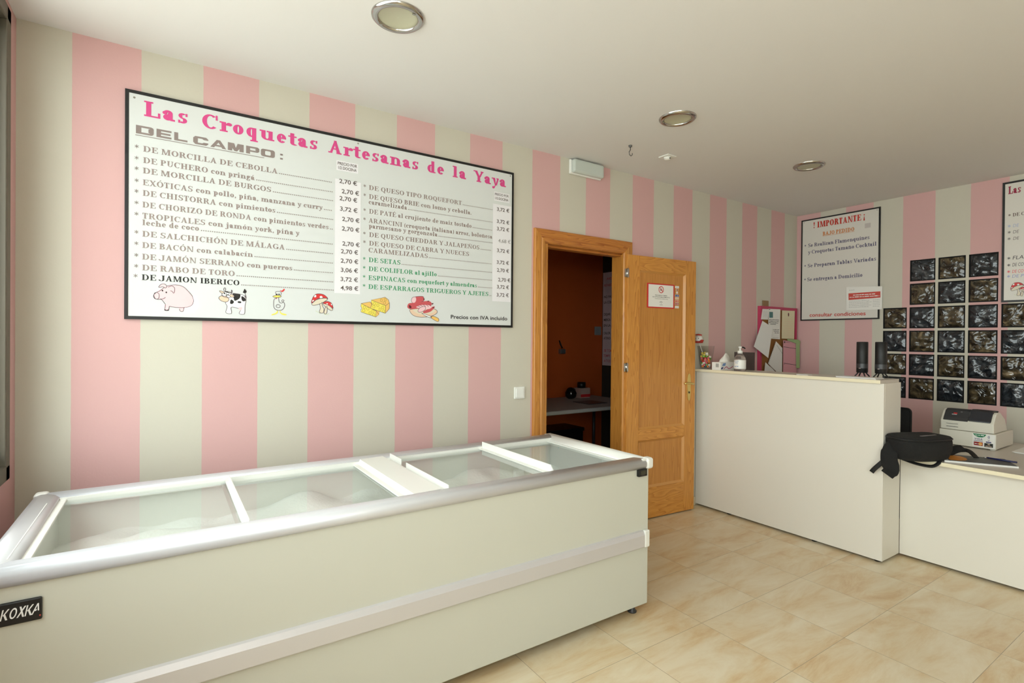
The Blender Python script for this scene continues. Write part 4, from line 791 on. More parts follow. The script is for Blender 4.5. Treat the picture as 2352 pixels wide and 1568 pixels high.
MB().box(1.618, 1.621, IY0, IY0+.44, .754, .782).box(1.618, 1.621, IY0+.50, IY1, .754, .786).build('lid_handle', M_LIDF, g)
MB().box(2.125, 2.155, IY0, IY1, .754, .757).prism([(IY0+.0, .757), (IY0+.03, .790), (IY1, .790), (IY1, .757)], 2.151, 2.155, lambda u, v, a: (a, u, v)).build('lid_handle', M_LIDF, g)
g = lid(2.13, FX1-.075, .745, ''); B(FX1-.10, FX1-.082, IY0, IY1, .745, .750).build('lid_edge', M_LIDF, g)
MB().prism([(1.432, .750), (1.432, .754), (1.452, .756), (1.470, .772), (1.585, .774), (1.592, .752), (1.592, .745), (1.44, .745)], IY0-.005, IY1+.01, lambda u, v, a: (u, a, v)).build('divider_bar', M_WPLAS, fz)
for y in (FY0+.071, FY1-.071): B(FX0+.06, FX1-.06, y-.004, y+.004, .735, .765).build('lid_track', M_LIDF, fz)
bp = MB().prism([(FY0, .340), (FY0-.015, .342), (FY0-.018, .346), (FY0-.018, .402), (FY0-.009, .420), (FY0, .424)], FX0+.03, FX1-.047, lambda u, v, a: (a, u, v)).build('bumper_strip', mat('bumper_aluminium', (212, 210, 212), .4, .35), fz)
B(FX1-.046, FX1-.012, FY0-.020, FY0, .340, .424).build('end_cap', M_WPLAS, bp, bevel=.006)
FZF = Frame((0, FY0, 0), (1, 0, 0), (0, 0, 1), (0, -1, 0))
bd = B(.262, .4165, FY0-.008, FY0, .630, .689).build('badge', M_BLACK, fz, bevel=.004)
pr = Print(FZF, .0086); INK['badge_white'] = (236, 236, 236)
for ch, u in (('K', .3365), ('O', .3525), ('X', .3685), ('K', .3825), ('A', .3965)):
    P = lambda pts: pr.poly([(u+a*.0135+b*.005, .647+b*.027) for a, b in pts])
    if ch == 'K': P([(0, 0), (.2, 0), (.2, 1), (0, 1)]); P([(.2, .45), (.75, 1), (1.0, 1), (.4, .42)]); P([(.3, .5), (.5, .62), (1.05, 0), (.75, 0)])
    elif ch == 'O':
        for i in range(16):
            a, b = 2*PI*i/16, 2*PI*(i+1)/16
            P([(.5+.5*math.cos(a), .5+.5*math.sin(a)), (.5+.5*math.cos(b), .5+.5*math.sin(b)), (.5+.3*math.cos(b), .5+.36*math.sin(b)), (.5+.3*math.cos(a), .5+.36*math.sin(a))])
    elif ch == 'X': P([(-.1, 0), (.14, 0), (.95, 1), (.7, 1)]); P([(.0, 1), (.26, 1), (1.0, 0), (.72, 0)])
    else: P([(-.1, 0), (.12, 0), (.62, 1), (.45, 1)]); P([(.45, 1), (.66, 1), (.95, .3), (.75, .3)]); P([(.3, .3), (.5, .3), (.62, .46), (.36, .46)])
pr.build('lettering', 'badge_white', bd)
Print(FZF, .0086).ell(.4125, .642, .0018, .0022, 10).build('trademark_dot', 'brick', bd)
th = B(2.610, 2.668, FY0-.016, FY0, .694, .730).build('thermometer', M_BLACK, fz, bevel=.002); B(2.622, 2.658, FY0-.0168, FY0-.0158, .703, .722).build('display', mat('lcd', (58, 58, 44), .2), th)
for x in (FX0+.12, FX1-.06):
    for y in (FY0+.05, FY1-.06): MB().lathe([(.022, 0), (.024, .006), (.014, .016), (.014, .052)], (x, y, 0), 16).build('foot', M_GREY, fz)
INK['frost_red'] = (176, 60, 50)
mb = MB()
for i, (x, y) in enumerate(((2.20, -.80), (2.24, -.77), (2.10, -.80), (2.05, -.80))): mb.ball((x, y, .64), .016-.003*i, 8, (1.4, 1, .5))
mb.build('red_stain', ink('frost_red'), fz)

# ================================================================ counters
rc = thing('reception_counter', 'tall white laminate counter standing at right angles to the wall by the open door', 'counter', (4.476, -.68, 0))
B(4.354, 4.372, -1.3675, -.006, .015, 1.108).build('front_panel', M_LAM, rc, bevel=.001)
B(4.3735, 4.598, -1.3675, -1.350, .015, 1.108).build('end_panel', M_LAM, rc, bevel=.001)
B(4.3735, 4.598, -.024, -.006, .015, 1.108).build('end_panel', M_LAM, rc)
B(4.3735, 4.598, -1.349, -.025, .55, .57).box(4.3735, 4.598, -1.349, -.025, .10, .118).build('shelf', M_LAM, rc)
sl = B(4.333, 4.600, -1.356, -.003, 1.108, 1.129).build('top_slab', M_LAMTOP, rc); B(4.331, 4.333, -1.356, -.003, 1.108, 1.129).build('edge_band', M_EDGE, sl)
for y in (-.3, -.95, -1.33): MB().lathe([(.018, 0), (.018, .015)], (4.39, y, 0), 12).build('foot', M_BLACK, rc)
dk = thing('cash_desk', 'low white laminate desk carrying the cash register, right of the tall counter', 'desk', (5.0, -2.1, 0))
B(4.600, 4.618, -2.75, -1.3695, .015, .633).build('front_panel', M_LAM, dk); B(4.62, 5.70, -1.388, -1.3695, .015, .633).build('end_panel', M_LAM, dk); B(4.62, 5.70, -2.75, -2.732, .015, .633).build('end_panel', M_LAM, dk)
sl = B(4.507, 5.72, -2.78, -1.369, .633, .655).build('top_slab', M_LAMTOP, dk); B(4.505, 4.507, -2.78, -1.369, .633, .655).build('edge_band', M_EDGE, sl)

TZ = 1.129
# tumbler of sweets
tb = thing('sweets_tumbler', 'flared clear tumbler of coloured sweets on the counter beside the door', 'tumbler', (4.392, -.082, TZ))
cx, cy = 4.385, -.072
MB().lathe([(.043, TZ+.001), (.045, TZ+.012), (.068, TZ+.19), (.066, TZ+.19), (.042, TZ+.014), (.001, TZ+.012)], (cx, cy, 0), 32, caps=False).build('glass', M_CLEAR, tb)
sw = {'red': (206, 50, 44), 'white': (236, 228, 214), 'green': (120, 176, 70), 'yellow': (230, 206, 90), 'pink': (226, 110, 120), 'teal': (22, 84, 96), 'orange': (230, 130, 60)}
protos = {}
spots = []
q = random.Random(11)
for lay in range(9):
    z = TZ+.022+lay*.0135; rr = .031+lay*.0019-(.012 if lay > 6 else 0)
    n = 7 if lay < 7 else 4
    for i in range(n):
        a = 2*PI*i/n+lay*.7; rad = rr*(.82 if i % 4 else .35)
        spots.append((cx+rad*math.cos(a), cy+rad*math.sin(a), z+q.uniform(-.002, .002)))
for i, p in enumerate(spots):
    lay = (p[2]-TZ)/.12
    c = q.choice(['yellow', 'green', 'yellow', 'white']) if lay > .8 else q.choice(['red', 'red', 'pink', 'white', 'orange', 'green', 'teal'] if lay > .25 else ['red', 'teal', 'white', 'orange', 'red'])
    if c not in protos:
        o = MB().ball((0, 0, 0), .0115, 12, (1.15, .85, .75)).build('wrapped_sweet', mat('sweet_'+c, sw[c], .25, coat=.6)); protos[c] = o
        tag(o, 'small %s wrapped sweet inside the flared clear tumbler' % c, 'sweet', '%s sweets in the tumbler' % c)
    else: o = protos[c].copy(); C.objects.link(o)
    o.location = p; o.rotation_euler = (q.uniform(-.6, .6), q.uniform(-.6, .6), q.uniform(0, 3))
# snowman topper
sn = thing('snowman_stick', 'little white snowman with a red scarf on a stick, half hidden behind the door edge', 'ornament', (4.345, -.034, 1.372))
MB().ball((4.345, -.034, 1.376), .030, 20).build('head', mat('snow_white', (226, 222, 216), .6), sn)
MB().tube([(4.335, -.010, 1.409), (4.338, -.034, 1.411), (4.341, -.064, 1.407)], [.005, .007, .005], 8).build('hat_brim', mat('red_felt', (190, 60, 46), .7), sn)
for dy in (-.010, .012): MB().ball((4.318, -.034+dy-.006, 1.380), .004, 8).build('eye', M_BLACK, sn)
MB().tube([(4.345+.026*math.cos(t), -.034+.026*math.sin(t), 1.350) for t in [2*PI*i/16 for i in range(17)]], .008, 8).tube([(4.325, -.06, 1.352), (4.328, -.075, 1.362), (4.332, -.088, 1.362)], [.008, .009, .006], 8).build('scarf', mat('red_scarf', (170, 42, 30), .8), sn)
MB().tube([(4.346, -.036, 1.346), (4.372, -.06, 1.24), (4.385, -.075, TZ+.02)], .0025, 6).build('stick', M_WPLAS, sn)
# tissue box
o = thing('tissue_box', 'white tissue box with blue and pink print, a tissue pulled up', 'tissue box', (4.458, -.199, TZ))
B(4.345, 4.572, -.238, -.160, TZ, TZ+.062).build('carton', M_PAPERW, o, bevel=.001)
mb = MB(); rs = []
for t, wd, dp in ((0, .062, .030), (.3, .056, .026), (.6, .042, .018), (.85, .028, .012), (1, .016, .006)):
    rs.append([(4.462+.01*t+wd*math.cos(a)*(1+.12*math.sin(5*a+t*3)), -.199+dp*math.sin(a)*(1+.25*math.sin(3*a+t*4)), TZ+.061+.066*t+.006*math.sin(2*a)*t) for a in [2*PI*i/20 for i in range(20)]])
mb.rings(rs).build('tissue', mat('tissue_paper', (232, 228, 218), .9), o)
FT = Frame((4.345-.055, -.238, TZ), (1, 0, 0), (0, 0, 1), (0, -1, 0))
INK.update({'tissue_blue': (120, 150, 196), 'tissue_navy': (50, 62, 120), 'tissue_pink': (196, 80, 120)})
pr = Print(FT); pr.poly([(.075, .032), (.115, .034), (.125, .056), (.088, .053)]); pr.build('logo_print', 'tissue_blue', o)
pr = Print(FT); pr.poly([(.06, .006), (.085, .010), (.092, .026), (.066, .020)]); pr.build('corner_print', 'tissue_navy', o)
pr = Print(FT); pr.line(smooth_pts([(.098, .008), (.120, .022), (.14, .024), (.155, .012), (.185, .014), (.218, .028)], False), .006); pr.build('wave_print', 'tissue_pink', o)
FT2 = Frame((4.345, -.160, TZ), (0, -1, 0), (0, 0, 1), (-1, 0, 0)); pr = Print(FT2)
for i in range(7): pr.rect(.036+.004*i, .038+.004*i, .022, .052)
pr.build('barcode', 'midgrey', o)
# sanitiser bottle
o = thing('sanitiser_bottle', 'clear pump bottle of hand gel with a white label on the counter', 'bottle', (4.398, -.372, TZ)); bx, by = 4.398, -.372
MB().lathe([(.040, TZ+.001), (.043, TZ+.006), (.043, TZ+.088), (.040, TZ+.104), (.026, TZ+.124), (.015, TZ+.134), (.014, TZ+.14)], (bx, by, 0), 28).build('bottle_body', mat('gel', (232, 220, 214), .1, trans=.9), o)
MB().lathe([(.0436, TZ+.018), (.0436, TZ+.086)], (bx, by, 0), 28, caps=False).build('label', M_PAPERW, o)
FLb = Frame((bx-.0441, by, TZ), (0, -1, 0), (0, 0, 1), (-1, 0, 0))
pr = Print(FLb); scribble(pr, -.018, .018, .074, .004, 1, 1); scribble(pr, -.012, .012, .062, .004, 1, 2); scribble(pr, -.015, .016, .034, .006, 1, 3); pr.build('label_print', 'tissue_blue', o)
pu = MB().lathe([(.019, TZ+.136), (.019, TZ+.155), (.013, TZ+.158), (.007, TZ+.160), (.007, TZ+.178), (.013, TZ+.180), (.012, TZ+.190), (.001, TZ+.191)], (bx, by, 0), 20).build('pump', M_WPLAS, o); MB().tube([(bx, by, TZ+.184), (bx+.02, by-.015, TZ+.184), (bx+.032, by-.022, TZ+.174)], .005, 8).build('nozzle', M_BLACK, pu)
o = tag(MB().add([(4.576, -.205, TZ), (4.578, -.378, TZ), (4.586, -.378, TZ), (4.584, -.205, TZ), (4.586, -.198, TZ+.142), (4.588, -.372, TZ+.142), (4.596, -.372, TZ+.142), (4.594, -.198, TZ+.142)], [(0, 1, 2, 3), (4, 5, 6, 7), (0, 1, 5, 4), (1, 2, 6, 5), (2, 3, 7, 6), (3, 0, 4, 7)]).build('slate_plaque', mat('dark_slate', (72, 58, 54), .7, bump=.3, var=.2), loc=(4.586, -.29, TZ)), 'small dark brown plaque propped behind the pump bottle on the counter', 'plaque')
o = tag(B(4.375, 4.43, -.90, -.82, TZ, TZ+.004).build('paper_slip', M_PAPER, loc=(4.4, -.86, TZ)), 'small white slip of paper lying alone on the counter top', 'paper')
mb = MB()
for i in range(5): mb.box(4.372+.003*i, 4.505-.002*i, -1.315+.002*i, -1.085+.003*i, TZ+.0016*i, TZ+.0016*i+.0013)
o = tag(mb.build('paper_stack', M_PAPER, loc=(4.44, -1.2, TZ)), 'thin stack of white paper in front of the two black speakers', 'paper')
for i, (x, y) in enumerate(((4.545, -1.165), (4.552, -1.272))):
    s_ = thing('tower_speaker', ['left black cylindrical speaker on little legs at the counter end', 'right black cylindrical speaker on little legs at the counter end'][i], 'speaker', (x, y, TZ), 'pair of speakers on the counter')
    z0 = TZ+.030
    MB().lathe([(.030, z0), (.033, z0+.003), (.033, z0+.202), (.030, z0+.205), (.001, z0+.2055)], (x, y, 0), 32).build('cylinder_body', mat('speaker_black', (16, 17, 18), .5), s_, bevel=0)
    MB().lathe([(.0335, z0+.030), (.0335, z0+.060)], (x, y, 0), 32, caps=False).build('control_band', M_GREY, s_)
    B(x-.0345, x-.033, y-.006, y+.006, z0+.028, z0+.032).build('badge', M_CHROME, s_)
    for k in range(4):
        a = PI/4+k*PI/2; MB().tube([(x+.020*math.cos(a), y+.020*math.sin(a), z0+.004), (x+.030*math.cos(a), y+.030*math.sin(a), TZ+.022), (x+.045*math.cos(a), y+.045*math.sin(a), TZ+.004)], .0042, 8).build('leg', M_BLACK, s_)

# ================================================================ cork board and what is pinned on it
ck = thing('cork_board', 'pink framed cork board hung on the striped wall behind the counter', 'pinboard', (5.55, 0, .80))
B(5.255, 5.845, -.022, 0, .82, 1.665).build('cork', mat('cork', (150, 100, 48), .9, bump=.4, var=.15), ck)
mb = MB()
for a in ((5.236, 5.262, .80, 1.686), (5.834, 5.862, .80, 1.686), (5.262, 5.834, 1.658, 1.686), (5.262, 5.834, .80, .826)): mb.box(a[0], a[1], -.030, 0, a[2], a[3])
mb.build('frame', mat('raspberry_paint', (186, 56, 92), .5), ck)
def sheet(name, label, cat, pts, y, m, t=.0015, group=None, dy=None):
    dy = dy or [0]*len(pts); n = len(pts); c = (sum(p[0] for p in pts)/n, y, min(p[1] for p in pts))
    mb = MB().add([(p[0], y+d, p[1]) for p, d in zip(pts, dy)]+[(p[0], y-t+d, p[1]) for p, d in zip(pts, dy)], [tuple(range(n)), tuple(range(n, 2*n))]+[(i, (i+1) % n, n+(i+1) % n, n+i) for i in range(n)])
    o = thing(name, label, cat, c, group); mb.build('sheet', m, o); return o
FK = lambda y: Frame((0, y, 0), (1, 0, 0), (0, 0, 1), (0, -1, 0))
o = tag(B(5.305, 5.395, -.012, -.003, 1.60, 1.74).build('cardboard_tag', mat('kraft_card', (146, 116, 84), .8), loc=(5.35, -.01, 1.687)), 'brown card tag sticking up above the pink framed board', 'card')
o = sheet('pinned_card', 'small floral card pinned at the top left of the pink framed board', 'card', [(5.264, 1.658), (5.36, 1.660), (5.353, 1.562), (5.240, 1.562)], -.0305, M_PAPER)
pr = Print(FK(-.0325))
for i in range(5): pr.line(smooth_pts([(5.275+.015*i, 1.58+.01*(i % 2)), (5.285+.013*i, 1.61), (5.272+.016*i, 1.64)], False), .0025)
pr.build('flower_print', 'lightgrey', o)
o = sheet('pinned_document', 'white typed document with a teal emblem pinned on the pink framed board', 'document', [(5.357, 1.663), (5.555, 1.665), (5.554, 1.380), (5.357, 1.388)], -.0335, M_PAPERW)
Print(FK(-.0355)).poly([(5.366, 1.635), (5.427, 1.636), (5.428, 1.582), (5.367, 1.580)]).build('emblem', 'teal', o)
pr = Print(FK(-.0355))
for i, (a, b, z) in enumerate(((5.366, 5.535, 1.560), (5.366, 5.53, 1.546), (5.362, 5.52, 1.532), (5.385, 5.48, 1.519), (5.43, 5.535, 1.468), (5.445, 5.53, 1.453), (5.46, 5.535, 1.438), (5.42, 5.53, 1.394))): scribble(pr, a, b, z, .006 if i < 7 else .002, 1.6, i)
pr.rect(5.36, 5.38, 1.655, 1.660); pr.build('typed_lines', 'ink', o)
o = sheet('pinned_certificate', 'cream certificate with a small crest pinned on the right of the pink framed board', 'certificate', [(5.589, 1.656), (5.815, 1.660), (5.807, 1.384), (5.587, 1.388)], -.0315, mat('cream_paper', (228, 218, 184), .6))
pr = Print(FK(-.0335)); pr.line([(5.602, 1.645), (5.80, 1.648), (5.794, 1.396), (5.60, 1.40)], .0012, True)
for i in range(8): scribble(pr, 5.615+.012*(i % 3), 5.785-.014*(i % 2), 1.575-.022*i, .004, 1.3, i+40)
pr.build('print', 'tan', o); Print(FK(-.0335)).ell(5.70, 1.620, .011, .018).build('crest', 'dark', o)
o = sheet('loose_letter', 'white letter hanging tilted across the left edge of the pink framed board', 'letter', [(5.248, 1.548), (5.403, 1.490), (5.295, 1.207), (5.094, 1.312)], -.042, M_PAPER, dy=[.002, -.006, -.03, -.012])
pr = Print(FK(-.07))
o = sheet('leaning_folder', 'white notepad leaning in the lower middle of the pink framed board', 'notepad', [(5.475, 1.361), (5.585, 1.298), (5.585, 1.02), (5.349, 1.154)], -.040, M_PAPER)
pr = Print(FK(-.042)); pr.line([(5.487, 1.325), (5.583, 1.245)], .006); pr.line([(5.38, 1.13), (5.50, 1.05)], .005); pr.build('printed_lines', 'lightgrey', o)
pr = Print(FK(-.0425))
for i in range(14): pr.ell(5.463-.0083*i, 1.345-.0145*i, .003, .003, 8)
pr.build('spiral_holes', 'ink', o)
o = sheet('lower_letter', 'white sheet low at the left of the pink framed board', 'letter', [(5.298, 1.166), (5.455, 1.079), (5.38, .98), (5.262, .98)], -.044, M_PAPER)
o = sheet('pink_invoice', 'pink invoice sheet pinned at the lower right of the pink framed board', 'sheet', [(5.589, 1.372), (5.818, 1.355), (5.832, 1.02), (5.594, 1.02)], -.046, mat('pink_paper', (222, 162, 172), .7))
pr = Print(FK(-.0482)); pr.line([(5.590, 1.310), (5.82, 1.290)], .004); pr.line([(5.60, 1.154), (5.822, 1.130)], .004); pr.rect(5.602, 5.62, 1.345, 1.362); scribble(pr, 5.63, 5.70, 1.352, .004); scribble(pr, 5.604, 5.62, 1.141, .005); pr.build('printed_lines', 'ink', o)
o = tag(MB().add([(x, y, z) for y in (-.052, -.056) for x, z in [(5.652, 1.383), (5.841, 1.379), (5.882, 1.362), (5.87, 1.33), (5.872, 1.101), (5.817, 1.102), (5.807, 1.341), (5.652, 1.370)]], [tuple(range(8)), tuple(range(8, 16))]+[(i, (i+1) % 8, 8+(i+1) % 8, 8+i) for i in range(8)]).build('green_ribbon', mat('sage_ribbon', (160, 186, 132), .7), loc=(5.85, -.054, 1.10)), 'pale green ribbon hanging over the right edge of the pink framed board', 'ribbon')

# ================================================================ on the cash desk
DZ_ = .655
cr = thing('cash_register', 'cream and black cash register standing at the back of the low desk', 'cash register', (5.40, -1.46, DZ_))
M_REG = mat('register_cream', (222, 218, 204), .45); RX, RY0, RY1 = 5.222, -1.677, -1.375
B(RX, RX+.37, RY0, RY1, DZ_+.006, DZ_+.106).build('cash_drawer', M_REG, cr, bevel=.004)
for x in (RX+.03, RX+.33):
    for y in (RY0+.02, RY1-.03): B(x-.015, x+.015, y-.012, y+.012, DZ_, DZ_+.007).build('foot', M_REG, cr)
prof = [(RX+.006, .108), (RX+.000, .17), (RX+.016, .188), (RX+.05, .232), (RX+.08, .244), (RX+.14, .240), (RX+.24, .19), (RX+.29, .108)]
def body(y0, y1, pf): return MB().prism([(u, DZ_+v) for u, v in pf], y0, y1, lambda u, v, a: (u, a, v))
body(RY0+.012, -1.380, prof).build('printer_body', M_REG, cr, bevel=.006, seg=3)
dp = [(RX-.001, .176), (RX+.012, .196), (RX+.05, .240), (RX+.08, .250), (RX+.17, .244), (RX+.18, .236), (RX+.08, .240), (RX+.055, .232), (RX+.018, .190), (RX+.004, .172)]
body(-1.530, -1.395, [(u, v-.003) for u, v in dp]).build('display_cover', M_GREY, cr, bevel=.003)
body(-1.648, -1.532, [(u, v+.004) for u, v in dp]).build('paper_cover', mat('smoked_cover', (46, 48, 54), .18), cr, bevel=.004)
FG = Frame((RX, -1.395, DZ_), (0, -1, 0), (0, 0, 1), (-1, 0, 0))
pr = Print(FG, .002); pr.rect(.02, .085, .148, .1505); pr.rect(.02, .085, .128, .131); pr.build('paper_slot', 'ink', cr)
FG2 = Frame((RX+.032, -1.395, DZ_+.218), (0, -1, 0), Vector((.66, 0, .75)), Vector((-.75, 0, .66)))
pr = Print(FG2, .006); pr.rect(.052, .072, -.006, .003); pr.build('brand_mark', 'signred', cr); pr = Print(FG2, .006); pr.rect(.044, .072, -.014, -.010); pr.rect(.088, .098, .012, .0135); pr.build('display_line', 'paper', cr)
fs_ = Frame((RX, -1.557, DZ_+.012), (0, -1, 0), (0, 0, 1), (-1, 0, 0))
ct = Print(fs_, .0006).rect(0, .115, 0, .090).build('card_sticker', M_PAPERW, cr)
INK.update({'stk_green': (30, 120, 76), 'visa_blue': (60, 60, 110), 'stk_gold': (230, 160, 60), 'stk_red': (150, 30, 30), 'stk_black': (34, 36, 30)})
pr = Print(fs_, .0014); pr.poly([(.002, .088), (.072, .088), (.064, .074), (.05, .066), (.03, .066), (.012, .074)]); pr.build('green_badge', 'stk_green', ct)
pr = Print(fs_, .0018); scribble(pr, .014, .06, .077, .006, 1.4, 4); pr.build('badge_lettering', 'paper', ct)
pr = Print(fs_, .0014); sans(pr, 'VISA', .012, .052, .048, .012, .01, .25); pr.rect(.008, .054, .040, .043); sans(pr, 'V', .078, .090, .046, .011); pr.rect(.070, .097, .036, .043)
for r_ in (.006, .010, .014): pr.line([(.075+r_*math.cos(t), .072+r_*math.sin(t)) for t in (-.9, -.5, 0, .5, .9)], .0018)
pr.build('card_logo', 'visa_blue', ct)
Print(fs_, .0014).rect(.008, .054, .010, .034).build('card_logo', 'stk_red', ct); pr = Print(fs_, .0018); pr.ell(.042, .022, .010, .010); pr.build('card_logo_disc', 'stk_gold', ct); pr = Print(fs_, .0022); scribble(pr, .013, .048, .019, .005, 1.6, 8); pr.build('card_logo_lettering', 'paper', ct)
Print(fs_, .0014).rect(.062, .106, .007, .032).build('card_logo', 'stk_black', ct); pr = Print(fs_, .0018); pr.ell(.085, .024, .007, .003); scribble(pr, .068, .10, .011, .005, 1.6, 9); pr.build('card_logo_lettering', 'tan', ct)

nb = thing('notebook', 'dark grey spiral notebook with an orange disc lying at the desk front edge', 'notebook', (4.70, -1.72, DZ_))
q4 = [(4.548, -1.612), (4.738, -1.512), (4.90, -1.800), (4.716, -1.900)]
def slab(q, z0, z1): return MB().add([(x, y, z) for z in (z0, z1) for x, y in q], [(0, 1, 2, 3), (4, 5, 6, 7), (0, 1, 5, 4), (1, 2, 6, 5), (2, 3, 7, 6), (3, 0, 4, 7)])
slab(q4, DZ_, DZ_+.009).build('pages', M_PAPER, nb)
qc = [(x*.97+.03*4.725, y*.97+.03*-1.706) for x, y in q4]; qc[0], qc[1] = (4.566, -1.630), (4.752, -1.532)
slab(qc, DZ_+.0095, DZ_+.0115).build('cover', mat('charcoal_cover', (78, 78, 78), .45), nb)
FN = Frame((4.566, -1.630, DZ_+.0117), Vector((4.752-4.566, -1.532+1.630, 0)).normalized(), Vector((4.90-4.752, -1.80+1.532, 0)).normalized(), (0, 0, 1))
pr = Print(FN, .0004); pts = [(.02, .003), (.185, .003)]+[(.165-.02*i*0+.0*i, .0) for i in ()]
pr.poly([(.008, .004), (.195, .004), (.19, .05), (.165, .085), (.12, .10), (.07, .098), (.03, .08), (.012, .05)]); pr.build('orange_disc', 'stk_gold' if 0 else mat('print_orange_disc', (214, 136, 36), .4), nb)
o = thing('ballpoint_pen', 'dark blue ballpoint pen lying on the grey notebook', 'pen', (4.80, -1.80, DZ_+.0115))
MB().tube([(4.822, -1.735, DZ_+.0165), (4.815, -1.80, DZ_+.0165), (4.808, -1.872, DZ_+.0165)], [.004, .005, .005], 10).build('barrel', mat('pen_blue', (30, 34, 80), .25), o); MB().tube([(4.8225, -1.730, DZ_+.0155), (4.824, -1.716, DZ_+.0145)], [.0035, .001], 8).build('tip', M_CHROME, o)
mb = MB()
for i in range(4): mb.box(5.262-.004*i, 5.50, -2.0, -1.760+.004*i, DZ_+.002*i, DZ_+.002*i+.0016)
o = thing('leaflets', 'pile of white and blue leaflets right of the cash register', 'papers', (5.38, -1.88, DZ_)); mb.build('sheet', M_PAPERW, o); B(5.33, 5.41, -1.98, -1.79, DZ_+.0078, DZ_+.0084).build('blue_print', ink('navy'), o)

# backpack flopped over the desk corner
bp_ = thing('backpack', 'black backpack flopped over the desk corner with its straps hanging down', 'backpack', (4.51, -1.50, DZ_))
bc = Vector((4.512, -1.498)); ax = Vector((.93, -.37)).normalized(); px_ = Vector((.37, .93)).normalized()
def oval(z, A_, B_, sh=0, wob=0, n=40):
    r = []
    for i in range(n):
        a = 2*PI*i/n; c, s_ = math.cos(a), math.sin(a); c2 = math.copysign(abs(c)**.8, c); s2 = math.copysign(abs(s_)**.8, s_)
        p = bc+ax*(A_*c2+sh)+px_*(B_*s2); w_ = 1+wob*noise.noise(Vector((c*2, s_*2, z*9)))
        r.append((bc.x+(p.x-bc.x)*w_, bc.y+(p.y-bc.y)*w_, z+.012*wob*8*noise.noise(Vector((c*1.5, s_*1.5, 7)))))
    return r
MB().rings([oval(DZ_+.003, .150, .088), oval(DZ_+.02, .172, .105, 0, .05), oval(DZ_+.06, .186, .116, 0, .06), oval(DZ_+.105, .186, .116, -.003, .05), oval(DZ_+.128, .183, .114, -.005, .03)]).build('body', M_BLACKF, bp_)
MB().rings([oval(DZ_+.126, .185, .116, -.005), oval(DZ_+.136, .185, .116, -.005), oval(DZ_+.142, .180, .112, -.005), oval(DZ_+.150, .14, .08, -.01, .04), oval(DZ_+.147, .08, .05, -.01, .04), oval(DZ_+.145, .01, .01, -.01)]).build('top_panel', M_BLACKF, bp_)
MB().tube([Vector(p)+Vector((0, 0, .001)) for p in oval(DZ_+.130, .1865, .1175, -.005)]+[oval(DZ_+.131, .1865, .1175, -.005)[0]], .004, 8).build('piping', M_BLACK, bp_)
MB().tube([(4.44, -1.53, DZ_+.150), (4.50, -1.55, DZ_+.151), (4.57, -1.56, DZ_+.150)], .008, 8, .002).build('reflective_flash', mat('reflective_grey', (120, 112, 112), .4), bp_)
o = MB()
def strap(name, path, wd, th, m=M_BLACKF, nrm=(1, 0, 0)):
    path = smooth_pts3(path); N_ = Vector(nrm).normalized(); rs = []
    for i, p in enumerate(path):
        t = (path[min(i+1, len(path)-1)]-path[max(i-1, 0)]).normalized(); b = t.cross(N_).normalized(); n2 = b.cross(t); w_ = wd[min(len(wd)-1, int(i*len(wd)/len(path)))] if isinstance(wd, list) else wd
        rs.append([p+b*w_/2+n2*th/2, p+b*w_/2*.9+n2*th*.8, p-b*w_/2*.9+n2*th*.8, p-b*w_/2+n2*th/2, p-b*w_/2-n2*th/2, p+b*w_/2-n2*th/2])
    return MB().rings(rs).build(name, m, bp_)
def smooth_pts3(p, k=6):
    p = [Vector(a) for a in p]; out = []
    for i in range(len(p)-1):
        a, b, c, d = p[max(0, i-1)], p[i], p[i+1], p[min(len(p)-1, i+2)]
        for j in range(k):
            t = j/k; out.append(.5*((2*b)+(-a+c)*t+(2*a-5*b+4*c-d)*t*t+(-a+3*b-3*c+d)*t**3))
    return out+[p[-1]]
strap('shoulder_strap', [(4.42, -1.45, .72), (4.375, -1.425, .735), (4.345, -1.408, .715), (4.33, -1.408, .655), (4.325, -1.422, .60), (4.325, -1.402, .565)], [.055, .06, .075, .085, .085, .08, .07], .016, nrm=(-1, -.3, .1))
strap('webbing_strap', [(4.33, -1.40, .665), (4.325, -1.372, .63), (4.322, -1.335, .585), (4.322, -1.318, .56)], .026, .003, M_BLACK, nrm=(-1, -.2, .2))
strap('webbing_strap', [(4.37, -1.46, .665), (4.42, -1.515, .640), (4.47, -1.575, .630), (4.505, -1.60, .655), (4.53, -1.59, .675)], .020, .003, M_BLACK, nrm=(-.6, -.3, .7))
strap('shoulder_strap', [(4.64, -1.53, .668), (4.72, -1.56, .672), (4.78, -1.595, .70), (4.82, -1.62, .705)], .05, .012, nrm=(-.5, -.2, .8))
strap('webbing_strap', [(4.82, -1.62, .70), (4.81, -1.655, .695), (4.785, -1.685, .678), (4.765, -1.70, .670)], .026, .003, M_BLACK, nrm=(-.7, -.4, .6))
MB().ball((4.405, -1.452, .672), .006, 10).build('strap_button', M_WPLAS, bp_)
